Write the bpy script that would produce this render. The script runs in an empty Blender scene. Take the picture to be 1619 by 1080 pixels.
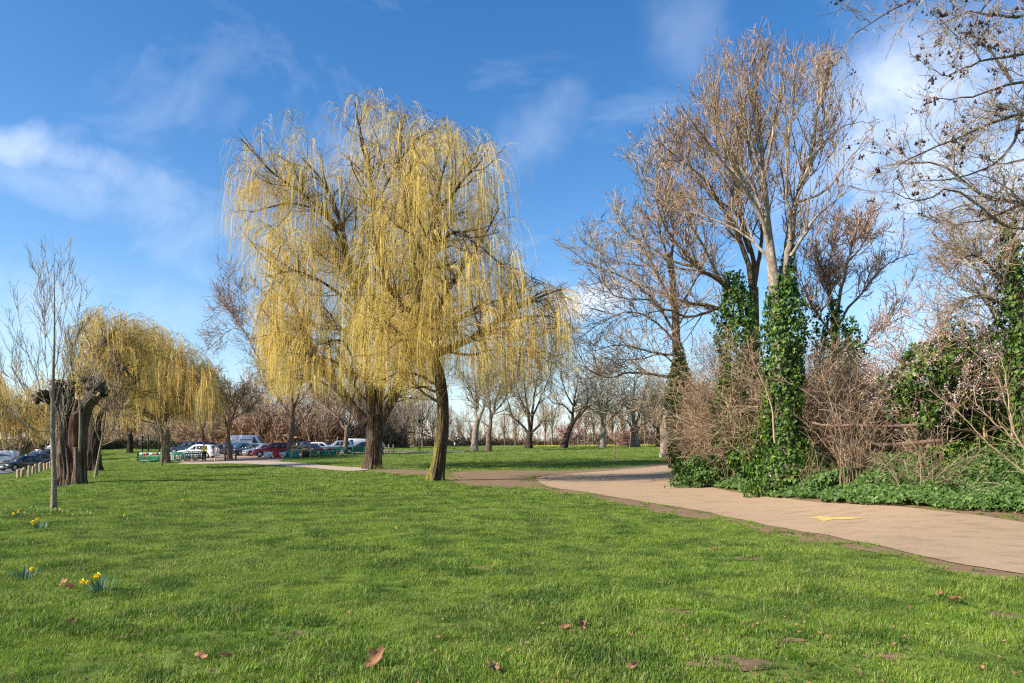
import bpy, math, random
import numpy as np
from mathutils import Vector, Matrix, geometry, noise as mnoise

# ------------------------------------------------------------------ camera, sky, sun, exposure
S = bpy.context.scene
COL = S.collection
F_PX, HORIZ, EYE = 1100.0, 700.0, 1.6          # focal length and horizon of the 1619x1080 photograph
R = math.radians
cam_d = bpy.data.cameras.new('camera'); cam = bpy.data.objects.new('camera', cam_d); COL.objects.link(cam)
cam.location = (0, 0, EYE); cam.rotation_euler = (R(90), 0, 0)
cam_d.sensor_width = 36; cam_d.lens = F_PX/1619*36; cam_d.shift_y = (HORIZ-540)/1619
cam_d.clip_start = 0.1; cam_d.clip_end = 5000
S.camera = cam
SUN_EL = R(33); TRAVEL = R(24)                  # light travels towards (cos, sin) of TRAVEL on the ground
to_sun = Vector((-math.cos(TRAVEL)*math.cos(SUN_EL), -math.sin(TRAVEL)*math.cos(SUN_EL), math.sin(SUN_EL)))
sd = bpy.data.lights.new('sun', 'SUN'); sd.energy = 5.0; sd.angle = R(0.53); sd.color = (1.0, 0.93, 0.82)
sun = bpy.data.objects.new('sun', sd); COL.objects.link(sun)
sun.rotation_euler = (-to_sun).to_track_quat('-Z', 'Y').to_euler(); sun.location = (-30, -20, 60)
S.view_settings.view_transform = 'Standard'; S.view_settings.look = 'None'
S.view_settings.exposure = 0.86; S.view_settings.gamma = 1.0; S.view_settings.use_curve_mapping = False
S.render.engine = 'CYCLES'
S.cycles.max_bounces = 6; S.cycles.diffuse_bounces = 3; S.cycles.glossy_bounces = 2
S.cycles.transmission_bounces = 3; S.cycles.transparent_max_bounces = 8
S.cycles.use_denoising = False; S.cycles.filter_width = 1.25

class NT:
    """small node tree helper"""
    def __init__(s, tree): s.t = tree; s.n = tree.nodes; s.l = tree.links
    def add(s, typ, **kw):
        nd = s.n.new(typ)
        ins = kw.pop('ins', {})
        for k, v in kw.items(): setattr(nd, k, v)
        for k, v in ins.items():
            if isinstance(v, bpy.types.NodeSocket): s.l.new(v, nd.inputs[k])
            else: nd.inputs[k].default_value = v
        return nd
    def math(s, op, a, b=None, c=None, clamp=False):
        ins = {0: a}
        if b is not None: ins[1] = b
        if c is not None: ins[2] = c
        return s.add('ShaderNodeMath', operation=op, use_clamp=clamp, ins=ins).outputs[0]
    def vmath(s, op, a, b=None):
        ins = {0: a}
        if b is not None: ins[1] = b
        nd = s.add('ShaderNodeVectorMath', operation=op, ins=ins)
        return nd.outputs['Value'] if op in ('DOT_PRODUCT', 'LENGTH') else nd.outputs[0]
    def mix(s, f, a, b):
        nd = s.add('ShaderNodeMix', data_type='RGBA')
        for sock, v in ((nd.inputs[0], f), (nd.inputs[6], a), (nd.inputs[7], b)):
            if isinstance(v, bpy.types.NodeSocket): s.l.new(v, sock)
            else: sock.default_value = v if isinstance(v, (int, float)) else (*v[:3], 1)
        return nd.outputs[2]
    def ramp(s, f, stops):
        nd = s.add('ShaderNodeValToRGB', ins={0: f}); e = nd.color_ramp.elements
        while len(e) < len(stops): e.new(0.5)
        for el, (p, c) in zip(e, stops):
            el.position = p; el.color = (c, c, c, 1) if isinstance(c, (int, float)) else (*c[:3], 1)
        return nd.outputs[0]
    def noise(s, vec, scale, detail=4, rough=.55, dist=0.):
        return s.add('ShaderNodeTexNoise', ins={'Vector': vec, 'Scale': scale, 'Detail': detail, 'Roughness': rough, 'Distortion': dist}).outputs[0]

w = bpy.data.worlds.new('World'); S.world = w; w.use_nodes = True
nt = NT(w.node_tree); nt.n.clear()
sky = nt.add('ShaderNodeTexSky', sky_type='NISHITA', sun_disc=False, sun_elevation=SUN_EL,
             sun_rotation=math.atan2(to_sun.x, to_sun.y), altitude=0, air_density=1.0, dust_density=0.6, ozone_density=2.2)
dirv = nt.add('ShaderNodeTexCoord').outputs['Generated']
dirn = nt.vmath('NORMALIZE', dirv)
sep = nt.add('ShaderNodeSeparateXYZ', ins={0: dirn})
zc = nt.math('MAXIMUM', sep.outputs[2], 0.03)
hsv = nt.add('ShaderNodeHueSaturation', ins={'Hue': .5035, 'Saturation': 1.34, 'Value': 1.38, 'Fac': 1.0, 'Color': sky.outputs[0]}).outputs[0]
# cloud wisps: each a band round a great circle through two directions of the sky, torn by noise
pl = nt.add('ShaderNodeCombineXYZ', ins={0: nt.math('DIVIDE', sep.outputs[0], nt.math('ADD', zc, .25)), 1: nt.math('DIVIDE', sep.outputs[1], nt.math('ADD', zc, .25)), 2: 0.0}).outputs[0]
n1 = nt.noise(pl, 2.1, 7, .58, .6)
n2 = nt.noise(dirn, 5.0, 8, .55, .5)
n3 = nt.noise(dirn, 16.0, 6, .6, .3)
def sky_dir(px, py): return Vector((px-809.5, F_PX, HORIZ-py)).normalized()
def wisp(p0, p1, width, strength, soft=1.0, edge=.35):
    a, b = sky_dir(*p0), sky_dir(*p1)
    nrm = a.cross(b).normalized(); mid = ((a+b)/2).normalized(); tan = (b-a).normalized(); half = (b-a).length/2
    # wobble the direction by noise so the band has no clean edge
    nv = nt.add('ShaderNodeTexNoise', ins={'Vector': dirn, 'Scale': 4.5, 'Detail': 6.0, 'Roughness': .6}).outputs['Color']
    nv2 = nt.vmath('SUBTRACT', nv, (0.5, 0.5, 0.5))
    sc = nt.add('ShaderNodeVectorMath', operation='SCALE', ins={0: nv2, 'Scale': .16*edge/.35}).outputs[0]
    dd = nt.vmath('ADD', dirn, sc)
    d = nt.math('DIVIDE', nt.vmath('DOT_PRODUCT', dd, tuple(nrm)), width)
    l = nt.math('DIVIDE', nt.vmath('DOT_PRODUCT', nt.vmath('SUBTRACT', dd, tuple(mid)), tuple(tan)), half*1.15)
    front = nt.math('GREATER_THAN', nt.vmath('DOT_PRODUCT', dirn, tuple(mid)), 0.2)
    q = nt.math('ADD', nt.math('POWER', nt.math('ABSOLUTE', d), 2.0), nt.math('POWER', nt.math('ABSOLUTE', l), 2.4))
    m = nt.math('SUBTRACT', 1.0, q, clamp=True)
    m = nt.math('POWER', m, soft)
    tx = nt.ramp(nt.math('ADD', nt.math('MULTIPLY', n2, .6), nt.math('MULTIPLY', n3, .4)), [(.37, .04), (.60, 1.0)])
    return nt.math('MULTIPLY', nt.math('MULTIPLY', nt.math('MULTIPLY', m, front), tx), strength)
wl = [wisp((-150, 175), (370, 345), .036, .54, 1.6), wisp((-60, 260), (330, 355), .05, .3, 1.3),
      wisp((760, 260), (940, 150), .055, .17, 1.9), wisp((1010, 90), (1180, 30), .075, .14, 1.9),
      wisp((1330, 420), (1560, 20), .17, .80, 1.25), wisp((1480, 560), (1780, 60), .22, .6, .9),
      wisp((860, 480), (1000, 440), .032, .8, 1.2, .3), wisp((100, 180), (320, 160), .05, .14),
      wisp((-200, 470), (380, 500), .05, .4, 1.0)]
cl = wl[0]
for x in wl[1:]: cl = nt.math('MAXIMUM', cl, x)
veil = nt.math('MULTIPLY', nt.ramp(n1, [(.52, 0.0), (.80, 1.0)]), .30)
cl = nt.math('MAXIMUM', cl, veil)
# towards the horizon the air whitens
hz = nt.math('POWER', nt.math('SUBTRACT', 1.0, zc, clamp=True), 7.0)
cloud_col = (8.0, 8.7, 10.0)
skyc = nt.mix(nt.math('MULTIPLY', hz, .42), hsv, (5.6, 7.3, 10.0))
skyc = nt.mix(nt.math('MINIMUM', cl, .80), skyc, cloud_col)
bg = nt.add('ShaderNodeBackground', ins={'Color': skyc, 'Strength': 0.080})
nt.l.new(bg.outputs[0], nt.add('ShaderNodeOutputWorld').inputs[0])

# ------------------------------------------------------------------ terrain
rng = np.random.default_rng(7)
CP = []   # px, py, distance: where the photograph's ground is
for u in (-.9, -.45, 0, .45, .9):
    for Y in (3., 6., 10., 16.):
        CP.append((809.5+u*F_PX, HORIZ+EYE*F_PX/Y, Y))
CP += [(590, 743, 42), (690, 761, 29), (800, 752, 34), (1000, 742, 42), (1062, 736, 49), (1200, 786, 20.3),
       (835, 709.5, 110), (1005, 707.5, 115), (800, 704.5, 165), (1000, 703.6, 175), (1052, 713.5, 72), (900, 725, 60), (800, 704, 400), (1000, 704, 400), (600, 704, 300),
       (430, 722.5, 82), (300, 729, 74), (545, 718, 88), (480, 735, 57), (350, 731.5, 66), (400, 712, 140), (560, 710, 130), (400, 704, 300),
       (190, 711, 110), (200, 705, 200), (150, 748, 42), (115, 769, 29), (250, 745, 48), (300, 760, 33), (0, 790, 21),
       (28, 759, 47), (75, 744, 62), (30, 749, 66), (0, 757, 53), (55, 727, 100), (70, 712, 150), (78, 700, 260), (90, 694, 420), (-150, 745, 68), (-150, 700, 300), (-60, 780, 40),
       (1619, 812, 14.6), (1619, 765, 17.5), (1480, 765, 18.8), (1350, 762, 20), (1300, 720, 40), (1500, 715, 40), (1300, 705, 150), (1700, 705, 150), (1700, 704, 400),(1700,750,20)]
cu = np.array([(p[0]-809.5)/F_PX for p in CP]); cv = np.log(np.array([p[2] for p in CP]))
cz = np.array([EYE-(p[1]-HORIZ)*p[2]/F_PX for p in CP])
def _phi(r2): return 0.5*r2*np.log(np.maximum(r2, 1e-12))
US = 2.2
def _fit():
    n = len(cu); A = np.zeros((n+3, n+3)); x = cu*US
    r2 = (x[:, None]-x[None])**2+(cv[:, None]-cv[None])**2
    A[:n, :n] = _phi(r2)+np.eye(n)*.01; A[:n, n] = 1; A[:n, n+1] = x; A[:n, n+2] = cv
    A[n:, :n] = A[:n, n:].T
    return np.linalg.solve(A, np.concatenate([cz, np.zeros(3)]))
_W = _fit()
def height(X, Y):
    X = np.asarray(X, float); Y = np.asarray(Y, float); sh = np.broadcast(X, Y).shape
    Yc = np.clip(Y, 3, 450); U = np.clip(X/Yc, -.92, .92)*US; V = np.log(Yc)
    U = np.broadcast_to(U, sh).ravel(); V = np.broadcast_to(V, sh).ravel(); out = np.empty(U.size)
    for i in range(0, U.size, 20000):
        u, v = U[i:i+20000], V[i:i+20000]
        r2 = (u[:, None]-cu[None]*US)**2+(v[:, None]-cv[None])**2
        out[i:i+20000] = _phi(r2)@_W[:-3]+_W[-3]+_W[-2]*u+_W[-1]*v
    return out.reshape(sh)
def H(x, y): return float(height(x, y))
def ground(px, py, far=600):
    """the point of the ground seen at a pixel of the photograph"""
    Y = np.exp(np.linspace(math.log(3), math.log(far), 900)); X = (px-809.5)/F_PX*Y
    z = EYE-(py-HORIZ)/F_PX*Y; hit = np.nonzero(z <= height(X, Y))[0]
    i = hit[0] if len(hit) else len(Y)-1
    return np.array((X[i], Y[i], H(X[i], Y[i])))
def W(px, py, Y): return np.array(((px-809.5)/F_PX*Y, Y, EYE-(py-HORIZ)/F_PX*Y))
def onground(px, Y, dz=0.): x = (px-809.5)/F_PX*Y; return Vector((x, Y, H(x, Y)+dz))

# ------------------------------------------------------------------ object helpers
def tag(o, label=None, cat=None, group=None, kind=None):
    for k, v in (('label', label), ('category', cat), ('group', group), ('kind', kind)):
        if v: o[k] = v
    return o
def link(name, me, parent=None, mats=None):
    o = bpy.data.objects.new(name, me); COL.objects.link(o)
    if parent: o.parent = parent
    if mats is not None:
        for m in (mats if isinstance(mats, (list, tuple)) else [mats]): me.materials.append(m)
    return o
def empty(name, loc, rz=0, **kw):
    o = bpy.data.objects.new(name, None); COL.objects.link(o); o.location = loc; o.rotation_euler = (0, 0, rz)
    o.empty_display_size = .2
    return tag(o, **kw)
def np_mesh(name, V, Fc, tint=None, smooth=False, mat_idx=None):
    """V (n,3), Fc list of equal-size face index arrays"""
    me = bpy.data.meshes.new(name); V = np.asarray(V, np.float32)
    fl = [np.asarray(f, np.int32) for f in (Fc if isinstance(Fc, list) else [Fc]) if len(f)]
    nf = sum(len(f) for f in fl); nl = sum(f.size for f in fl)
    me.vertices.add(len(V)); me.vertices.foreach_set('co', V.ravel())
    me.loops.add(nl); me.loops.foreach_set('vertex_index', np.concatenate([f.ravel() for f in fl]))
    me.polygons.add(nf)
    tot = np.concatenate([np.full(len(f), f.shape[1], np.int32) for f in fl])
    st = np.concatenate([[0], np.cumsum(tot)[:-1]]).astype(np.int32)
    me.polygons.foreach_set('loop_start', st)
    if smooth: me.polygons.foreach_set('use_smooth', np.ones(nf, bool))
    if mat_idx is not None: me.polygons.foreach_set('material_index', np.asarray(mat_idx, np.int32))
    if tint is not None:
        a = me.attributes.new('tint', 'FLOAT', 'POINT'); a.data.foreach_set('value', np.asarray(tint, np.float32))
    me.update(calc_edges=True); me.validate(verbose=False)
    return me
class Geo:
    """collects vertices/faces into one mesh"""
    def __init__(s): s.V = []; s.F = {}; s.T = []; s.n = 0
    def put(s, V, Fc, tint=0.5):
        V = np.asarray(V, float).reshape(-1, 3)
        for f in (Fc if isinstance(Fc, list) else [Fc]):
            f = np.asarray(f, np.int64)
            if f.size: s.F.setdefault(f.shape[1], []).append(f+s.n)
        s.V.append(V); s.T.append(np.broadcast_to(np.asarray(tint, float), (len(V),)).copy()); s.n += len(V)
        return s
    def tubes(s, P, Rr, sides, tint=0.5, seed=0, cap=False):
        P = np.asarray(P, float); Rr = np.asarray(Rr, float)
        if P.ndim == 2: P = P[None]; Rr = Rr[None]
        N, K, _ = P.shape
        T = np.gradient(P, axis=1); T /= np.linalg.norm(T, axis=2, keepdims=True)+1e-9
        rg = np.random.default_rng(seed); ref = rg.normal(size=(N, 1, 3)); 
        m = T.mean(1, keepdims=True); ref -= (ref*m).sum(2, keepdims=True)*m; ref = ref+0*T
        A = np.cross(T, ref); A /= np.linalg.norm(A, axis=2, keepdims=True)+1e-9
        B = np.cross(T, A)
        a = np.arange(sides)/sides*2*math.pi
        V = P[:, :, None]+Rr[:, :, None, None]*(A[:, :, None]*np.cos(a)[:, None]+B[:, :, None]*np.sin(a)[:, None])
        base = (np.arange(N)*K*sides)[:, None, None]; k = np.arange(K-1)[None, :, None]*sides; j = np.arange(sides)[None, None]; j2 = (j+1) % sides
        q = np.stack([base+k+j, base+k+j2, base+k+sides+j2, base+k+sides+j], -1).reshape(-1, 4)
        t = np.broadcast_to(np.asarray(tint, float).reshape(-1, 1, 1) if np.ndim(tint) == 1 else np.asarray(tint, float), (N, K, sides)).ravel()
        fs = [q]
        if cap and N == 1: s.F.setdefault(sides, []).append((np.arange(sides)+(K-1)*sides)[None]+s.n)
        return s.put(V.reshape(-1, 3), fs, t)
    def ribbons(s, P, Rr, tint=0.5, seed=0):
        """thin blades for twigs and strands finer than a pixel: 2 triangles a segment, each turned its own way"""
        P = np.asarray(P, float); Rr = np.asarray(Rr, float); N, K, _ = P.shape; rg = np.random.default_rng(seed+991)
        T = np.gradient(P, axis=1); A = np.cross(T, rg.normal(size=(N, 1, 3))); A /= np.linalg.norm(A, axis=2, keepdims=True)+1e-9
        V = np.stack([P-A*Rr[..., None]*1.15, P+A*Rr[..., None]*1.15], 2); b = (np.arange(N)*K*2)[:, None, None]; k = np.arange(K-1)[None, :, None]*2
        q = np.stack([b+k, b+k+1, b+k+3, b+k+2], -1).reshape(-1, 4); t = np.broadcast_to(np.asarray(tint, float).reshape(-1, 1, 1) if np.ndim(tint) == 1 else np.asarray(tint, float), (N, K, 2)).ravel()
        return s.put(V.reshape(-1, 3), q, t)
    def box(s, c, d, rz=0, tint=.5):
        x, y, z = [v/2 for v in d]
        V = np.array([(a*x, b*y, e*z) for e in (-1, 1) for a, b in ((-1, -1), (1, -1), (1, 1), (-1, 1))])
        cs, sn = math.cos(rz), math.sin(rz); V[:, :2] = V[:, :2]@np.array([[cs, sn], [-sn, cs]])
        return s.put(V+np.asarray(c), np.array([(0, 3, 2, 1), (4, 5, 6, 7), (0, 1, 5, 4), (1, 2, 6, 5), (2, 3, 7, 6), (3, 0, 4, 7)]), tint)
    def mesh(s, name, smooth=False):
        return np_mesh(name, np.concatenate(s.V), [np.concatenate(f) for f in s.F.values()], np.concatenate(s.T), smooth)
    def obj(s, name, mat, parent=None, smooth=False, **kw): return tag(link(name, s.mesh(name, smooth), parent, mat), **kw)

# ------------------------------------------------------------------ materials
def mat(name, rough=.8, spec=.3):
    m = bpy.data.materials.new(name); m.use_nodes = True; t = NT(m.node_tree); b = t.n['Principled BSDF']
    b.inputs['Roughness'].default_value = rough; b.inputs['Specular IOR Level'].default_value = spec
    return m, t, b
def flat(name, c, rough=.6, metal=0., spec=.4, var=.12, scale=9.):
    m, t, b = mat(name, rough, spec); b.inputs['Metallic'].default_value = metal
    pos = t.add('ShaderNodeTexCoord').outputs['Object']; n = t.noise(pos, scale, 4)
    t.l.new(t.mix(n, [v*(1-var) for v in c], [min(1, v*(1+var)) for v in c]), b.inputs['Base Color'])
    return m
def bark(name, c_dark, c_mid, c_light, scale=3., stretch=.18, bump=.06, lichen=None, lichen_amt=.5):
    bump *= 1.3
    m, t, b = mat(name, .95, .15)
    pos = t.add('ShaderNodeNewGeometry').outputs['Position']
    st = t.vmath('MULTIPLY', pos, (1, 1, stretch))
    wn = t.noise(st, scale*2.2, 6, .65, .4); fn = t.noise(pos, scale*9, 4, .7); big = t.noise(pos, .9, 3)
    ridg = t.math('SUBTRACT', 1.0, t.math('MULTIPLY', t.math('ABSOLUTE', t.math('SUBTRACT', wn, .5)), 4.6, clamp=True))
    c = t.mix(t.ramp(fn, [(.3, 0.), (.7, 1.)]), c_mid, c_light)
    c = t.mix(t.math('MULTIPLY', ridg, .95), c, c_dark)
    if lichen:
        nor = t.add('ShaderNodeNewGeometry').outputs['Normal']
        side = t.math('MULTIPLY_ADD', t.vmath('DOT_PRODUCT', nor, (-.9, -.35, .1)), .5, .35, clamp=True)
        lm = t.ramp(t.math('MULTIPLY', t.math('ADD', t.math('MULTIPLY', big, .7), t.math('MULTIPLY', fn, .5)), side), [(.62-lichen_amt*.5, 0.), (.80-lichen_amt*.5, 1.)])
        c = t.mix(t.math('MULTIPLY', lm, .85), c, lichen)
    t.l.new(c, b.inputs['Base Color'])
    h = t.math('ADD', t.math('MULTIPLY', ridg, -1.0), t.math('MULTIPLY', fn, .35))
    bp = t.add('ShaderNodeBump', ins={'Strength': .9, 'Distance': bump, 'Height': h})
    t.l.new(bp.outputs[0], b.inputs['Normal'])
    return m
def twigmat(name, c0, c1, c2=None, rough=.75, transl=0.):
    m, t, b = mat(name, rough, .25)
    tn = t.add('ShaderNodeAttribute', attribute_name='tint').outputs['Fac']
    st = [(0., c0), (1., c1)] if c2 is None else [(0., c0), (.5, c1), (1., c2)]
    c = t.ramp(tn, st); pos = t.add('ShaderNodeNewGeometry').outputs['Position']
    n = t.noise(pos, 3.0, 3)
    c = t.mix(t.math('MULTIPLY', n, .3), c, [v*.55 for v in c1]); t.l.new(c, b.inputs['Base Color'])
    if transl:
        tr = t.add('ShaderNodeBsdfTranslucent', ins={'Color': c}); mx = t.add('ShaderNodeMixShader', ins={0: transl})
        t.l.new(b.outputs[0], mx.inputs[1]); t.l.new(tr.outputs[0], mx.inputs[2]); t.l.new(mx.outputs[0], t.n['Material Output'].inputs[0])
    return m
def leafmat(name, c0, c1, c2, rough=.35, transl=.3, spec=.5, scale=2.):
    m, t, b = mat(name, rough, spec)
    tn = t.add('ShaderNodeAttribute', attribute_name='tint').outputs['Fac']
    c = t.ramp(tn, [(0., c0), (.5, c1), (1., c2)])
    pos = t.add('ShaderNodeNewGeometry').outputs['Position']
    c = t.mix(t.math('MULTIPLY', t.noise(pos, scale, 3), .4), c, c0)
    t.l.new(c, b.inputs['Base Color'])
    tr = t.add('ShaderNodeBsdfTranslucent', ins={'Color': c}); mx = t.add('ShaderNodeMixShader', ins={0: transl})
    t.l.new(b.outputs[0], mx.inputs[1]); t.l.new(tr.outputs[0], mx.inputs[2])
    t.l.new(mx.outputs[0], t.n['Material Output'].inputs[0])
    return m

M = {}
M['bark_willow'] = bark('bark_willow', (.045, .03, .022), (.27, .175, .12), (.48, .34, .245), 2.4, .13, .10)
M['bark_mossy'] = bark('bark_mossy', (.045, .034, .02), (.19, .14, .08), (.36, .28, .17), 3.6, .15, .06, (.34, .29, .035), .42)
M['bark_dark'] = bark('bark_dark', (.025, .018, .014), (.11, .078, .055), (.22, .155, .11), 3., .2, .05)
M['bark_pollard'] = bark('bark_pollard', (.10, .064, .046), (.36, .235, .165), (.58, .41, .30), 2.6, .12, .1)
M['bark_heart'] = bark('bark_heart', (.05, .022, .015), (.17, .085, .055), (.30, .16, .11), 3., .12, .05)
M['bark_limb'] = bark('bark_limb', (.07, .05, .028), (.20, .15, .08), (.34, .26, .13), 3., .2, .03)
M['bark_grey'] = bark('bark_grey', (.06, .048, .036), (.20, .165, .12), (.36, .31, .24), 4., .3, .02)
M['bark_pale'] = bark('bark_pale', (.16, .12, .085), (.42, .34, .26), (.62, .54, .44), 1.8, .5, .01)
M['bark_plane'] = bark('bark_plane', (.10, .065, .045), (.30, .20, .145), (.46, .34, .26), 1.8, .5, .02)
M['bark_sapling'] = bark('bark_sapling', (.14, .11, .07), (.36, .30, .20), (.56, .49, .36), 9., .5, .004, (.30, .28, .12), .2)
M['cut_wood'] = flat('cut_wood', (.42, .27, .17), .8, var=.35, scale=14)
M['strand'] = twigmat('strand', (.46, .30, .11), (.77, .55, .15), (.79, .66, .19), .75, .35)
M['strand_far'] = twigmat('strand_far', (.46, .30, .12), (.70, .50, .16), (.76, .60, .20), .75, .35)
M['twig_willow'] = twigmat('twig_willow', (.15, .09, .05), (.34, .24, .09))
M['twig_brown'] = twigmat('twig_brown', (.13, .09, .06), (.33, .235, .145), (.48, .35, .21))
M['twig_red'] = twigmat('twig_red', (.13, .075, .05), (.32, .20, .13), (.42, .28, .18))
M['twig_grey'] = twigmat('twig_grey', (.16, .13, .095), (.34, .285, .20), (.48, .40, .28))
M['twig_tan'] = twigmat('twig_tan', (.12, .075, .045), (.27, .18, .112), (.46, .34, .22))
M['ivy'] = leafmat('ivy', (.018, .050, .010), (.095, .185, .022), (.26, .36, .06), .48, .25, .3)
M['ivy_floor'] = leafmat('ivy_floor', (.024, .060, .014), (.090, .170, .030), (.22, .31, .08), .5, .25, .3)
M['blossom'] = leafmat('blossom', (.62, .42, .44), (.80, .66, .67), (.88, .82, .82), .7, .35, .2)
M['pink_blossom'] = leafmat('pink_blossom', (.36, .17, .17), (.50, .27, .27), (.62, .40, .38), .8, .3, .1)
M['dead_leaf'] = leafmat('dead_leaf', (.13, .06, .035), (.36, .17, .09), (.50, .28, .16), .7, .2, .2)
M['daff_leaf'] = leafmat('daff_leaf', (.04, .10, .06), (.08, .17, .10), (.14, .24, .15), .5, .25, .4)
M['daff_petal'] = leafmat('daff_petal', (.78, .50, .01), (.85, .62, .02), (.9, .72, .05), .6, .4, .2)
M['weed'] = leafmat('weed', (.06, .12, .02), (.14, .22, .03), (.28, .32, .08), .6, .3, .3)
M['seed'] = flat('seed', (.045, .022, .026), .9)
# ------------------------------------------------------------------ ground and its sheets
def ground_material():
    m, t, b = mat('lawn_ground', 1.0, .1)
    pos = t.add('ShaderNodeNewGeometry').outputs['Position']
    a = t.noise(pos, .22, 4, .6); c_ = t.noise(pos, 1.6, 5, .65); f = t.noise(pos, 14., 5, .75); vf = t.noise(t.vmath('MULTIPLY', pos, (1, .35, 1)), 3.2, 6, .8)
    g = t.mix(t.ramp(c_, [(.3, 0.), (.7, 1.)]), (.085, .135, .016), (.175, .235, .032))
    g = t.mix(t.ramp(a, [(.42, 0.), (.68, 1.)]), g, (.19, .23, .055))
    g = t.mix(t.math('MULTIPLY', t.ramp(vf, [(.42, 1.), (.56, 0.)]), .6), g, (.050, .090, .012))
    soil = t.mix(f, (.045, .032, .018), (.13, .095, .055))
    fr = t.ramp(t.noise(pos, 2.6, 6, .7), [(.64, 0.), (.70, 1.)])
    g = t.mix(t.math('MULTIPLY', fr, .6), g, soil)
    t.l.new(g, b.inputs['Base Color'])
    bp = t.add('ShaderNodeBump', ins={'Strength': .7, 'Distance': .05, 'Height': t.math('ADD', f, vf)})
    t.l.new(bp.outputs[0], b.inputs['Normal'])
    return m
M['lawn'] = ground_material()
def axis(lo, hi, fine_lo, fine_hi, step, growth=1.07):
    a = list(np.arange(fine_lo, fine_hi+1e-6, step)); s = step; x = a[-1]
    while x < hi: s *= growth; x += s; a.append(x)
    s = step; x = a[0]; pre = []
    while x > lo: s *= growth; x -= s; pre.append(x)
    return np.array(pre[::-1]+a)
xs = axis(-900, 900, -28, 28, .9); ys = axis(-80, 1400, 2, 60, .9)
GX, GY = np.meshgrid(xs, ys)
micro = np.vectorize(lambda x, y: mnoise.noise(Vector((x*.45, y*.45, 0)))*.035 + mnoise.noise(Vector((x*1.3, y*1.3, 5)))*.012)
GZ = height(GX, GY)
nx, ny = len(xs), len(ys)
i = np.arange(nx-1)[None]+np.arange(ny-1)[:, None]*nx
Q = np.stack([i, i+1, i+nx+1, i+nx], -1).reshape(-1, 4)
tag(link('ground', np_mesh('ground', np.stack([GX, GY, GZ], -1).reshape(-1, 3), Q, smooth=True), None, M['lawn']), kind='structure')

def wobble(pts, amp, step, seed):
    """densify a closed outline and make it ragged"""
    out = []; n = len(pts)
    for k in range(n):
        a, b = np.array(pts[k][:2]), np.array(pts[(k+1) % n][:2]); L = np.linalg.norm(b-a); m = max(1, int(L/step)); 
        m = min(m, 400)
        for j in range(m):
            p = a+(b-a)*j/m
            q = Vector((p[0]*1.1+seed, p[1]*1.1, seed)); q2 = Vector((p[0]*4+seed, p[1]*4, seed))
            out.append(p+amp*np.array((mnoise.noise(q), mnoise.noise(q+Vector((9, 3, 1)))))+amp*.4*np.array((mnoise.noise(q2), mnoise.noise(q2+Vector((9, 3, 1))))))
    return out
def in_poly(X, Y, poly):
    X = np.asarray(X); Y = np.asarray(Y); ins = np.zeros(X.shape, bool); P = np.asarray(poly)
    x0, y0 = P[:, 0], P[:, 1]; x1, y1 = np.roll(x0, -1), np.roll(y0, -1)
    for a, b, c, d in zip(x0, y0, x1, y1):
        if b == d: continue
        cond = ((b > Y) != (d > Y)) & (X < (c-a)*(Y-b)/(d-b)+a); ins ^= cond
    return ins
def smooth_pts(pts, n=6):
    pts = [np.array(p[:2], float) for p in pts]; out = []
    N = len(pts)
    for k in range(N):
        p0, p1, p2, p3 = pts[(k-1) % N], pts[k], pts[(k+1) % N], pts[(k+2) % N]
        for j in range(n):
            t = j/n
            out.append(.5*((2*p1)+(-p0+p2)*t+(2*p0-5*p1+4*p2-p3)*t*t+(-p0+3*p1-3*p2+p3)*t**3))
    return out
def sheet(name, poly, dz, m, step=.6, **kw):
    P = np.array(poly); lo, hi = P.min(0), P.max(0)
    step = max(step, math.sqrt((hi[0]-lo[0])*(hi[1]-lo[1])/9000))
    gx, gy = np.meshgrid(np.arange(lo[0], hi[0], step), np.arange(lo[1], hi[1], step)); gx = gx.ravel(); gy = gy.ravel()
    k = in_poly(gx, gy, poly); gx, gy = gx[k], gy[k]
    co = [Vector(p) for p in P]+[Vector((a+rng.uniform(-.1, .1)*step, b)) for a, b in zip(gx, gy)]
    ed = [(a, (a+1) % len(P)) for a in range(len(P))]
    v, e, f, *_ = geometry.delaunay_2d_cdt(co, ed, [], 1, 1e-5)
    v = np.array([(a.x, a.y) for a in v]); z = height(v[:, 0], v[:, 1])+dz
    f = np.array([t for t in f if len(t) == 3])
    return tag(link(name, np_mesh(name, np.column_stack([v, z]), f, smooth=True), None, m), kind='structure', **kw)
def gp(lst): return [ground(*p)[:2] for p in lst]

def path_material(name, c0, c1, spot, sc=1.):
    m, t, b = mat(name, .95, .15)
    pos = t.add('ShaderNodeNewGeometry').outputs['Position']
    a = t.noise(pos, .5*sc, 4, .6); f = t.noise(pos, 60., 3, .8); g = t.noise(pos, 5., 5, .7)
    c = t.mix(a, c0, c1)
    c = t.mix(t.math('MULTIPLY', t.ramp(f, [(.35, 0.), (.75, 1.)]), .45), c, [v*1.35 for v in c1])
    c = t.mix(t.math('MULTIPLY', t.ramp(t.noise(pos, 26., 4, .8), [(.30, 1.), (.44, 0.)]), .55), c, [v*.5 for v in c0])
    c = t.mix(t.math('MULTIPLY', t.ramp(t.noise(t.vmath('MULTIPLY', pos, (1., 2.2, 1)), 1.3, 6, .7), [(.50, 0.), (.70, 1.)]), .65), c, spot)
    c = t.mix(t.math('MULTIPLY', t.ramp(g, [(.62, 0.), (.70, 1.)]), .35), c, spot)
    t.l.new(c, b.inputs['Base Color'])
    bp = t.add('ShaderNodeBump', ins={'Strength': .5, 'Distance': .012, 'Height': t.math('ADD', f, g)})
    t.l.new(bp.outputs[0], b.inputs['Normal'])
    return m
M['path'] = path_material('path_gravel', (.30, .208, .125), (.40, .282, .177), (.19, .13, .08))
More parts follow.
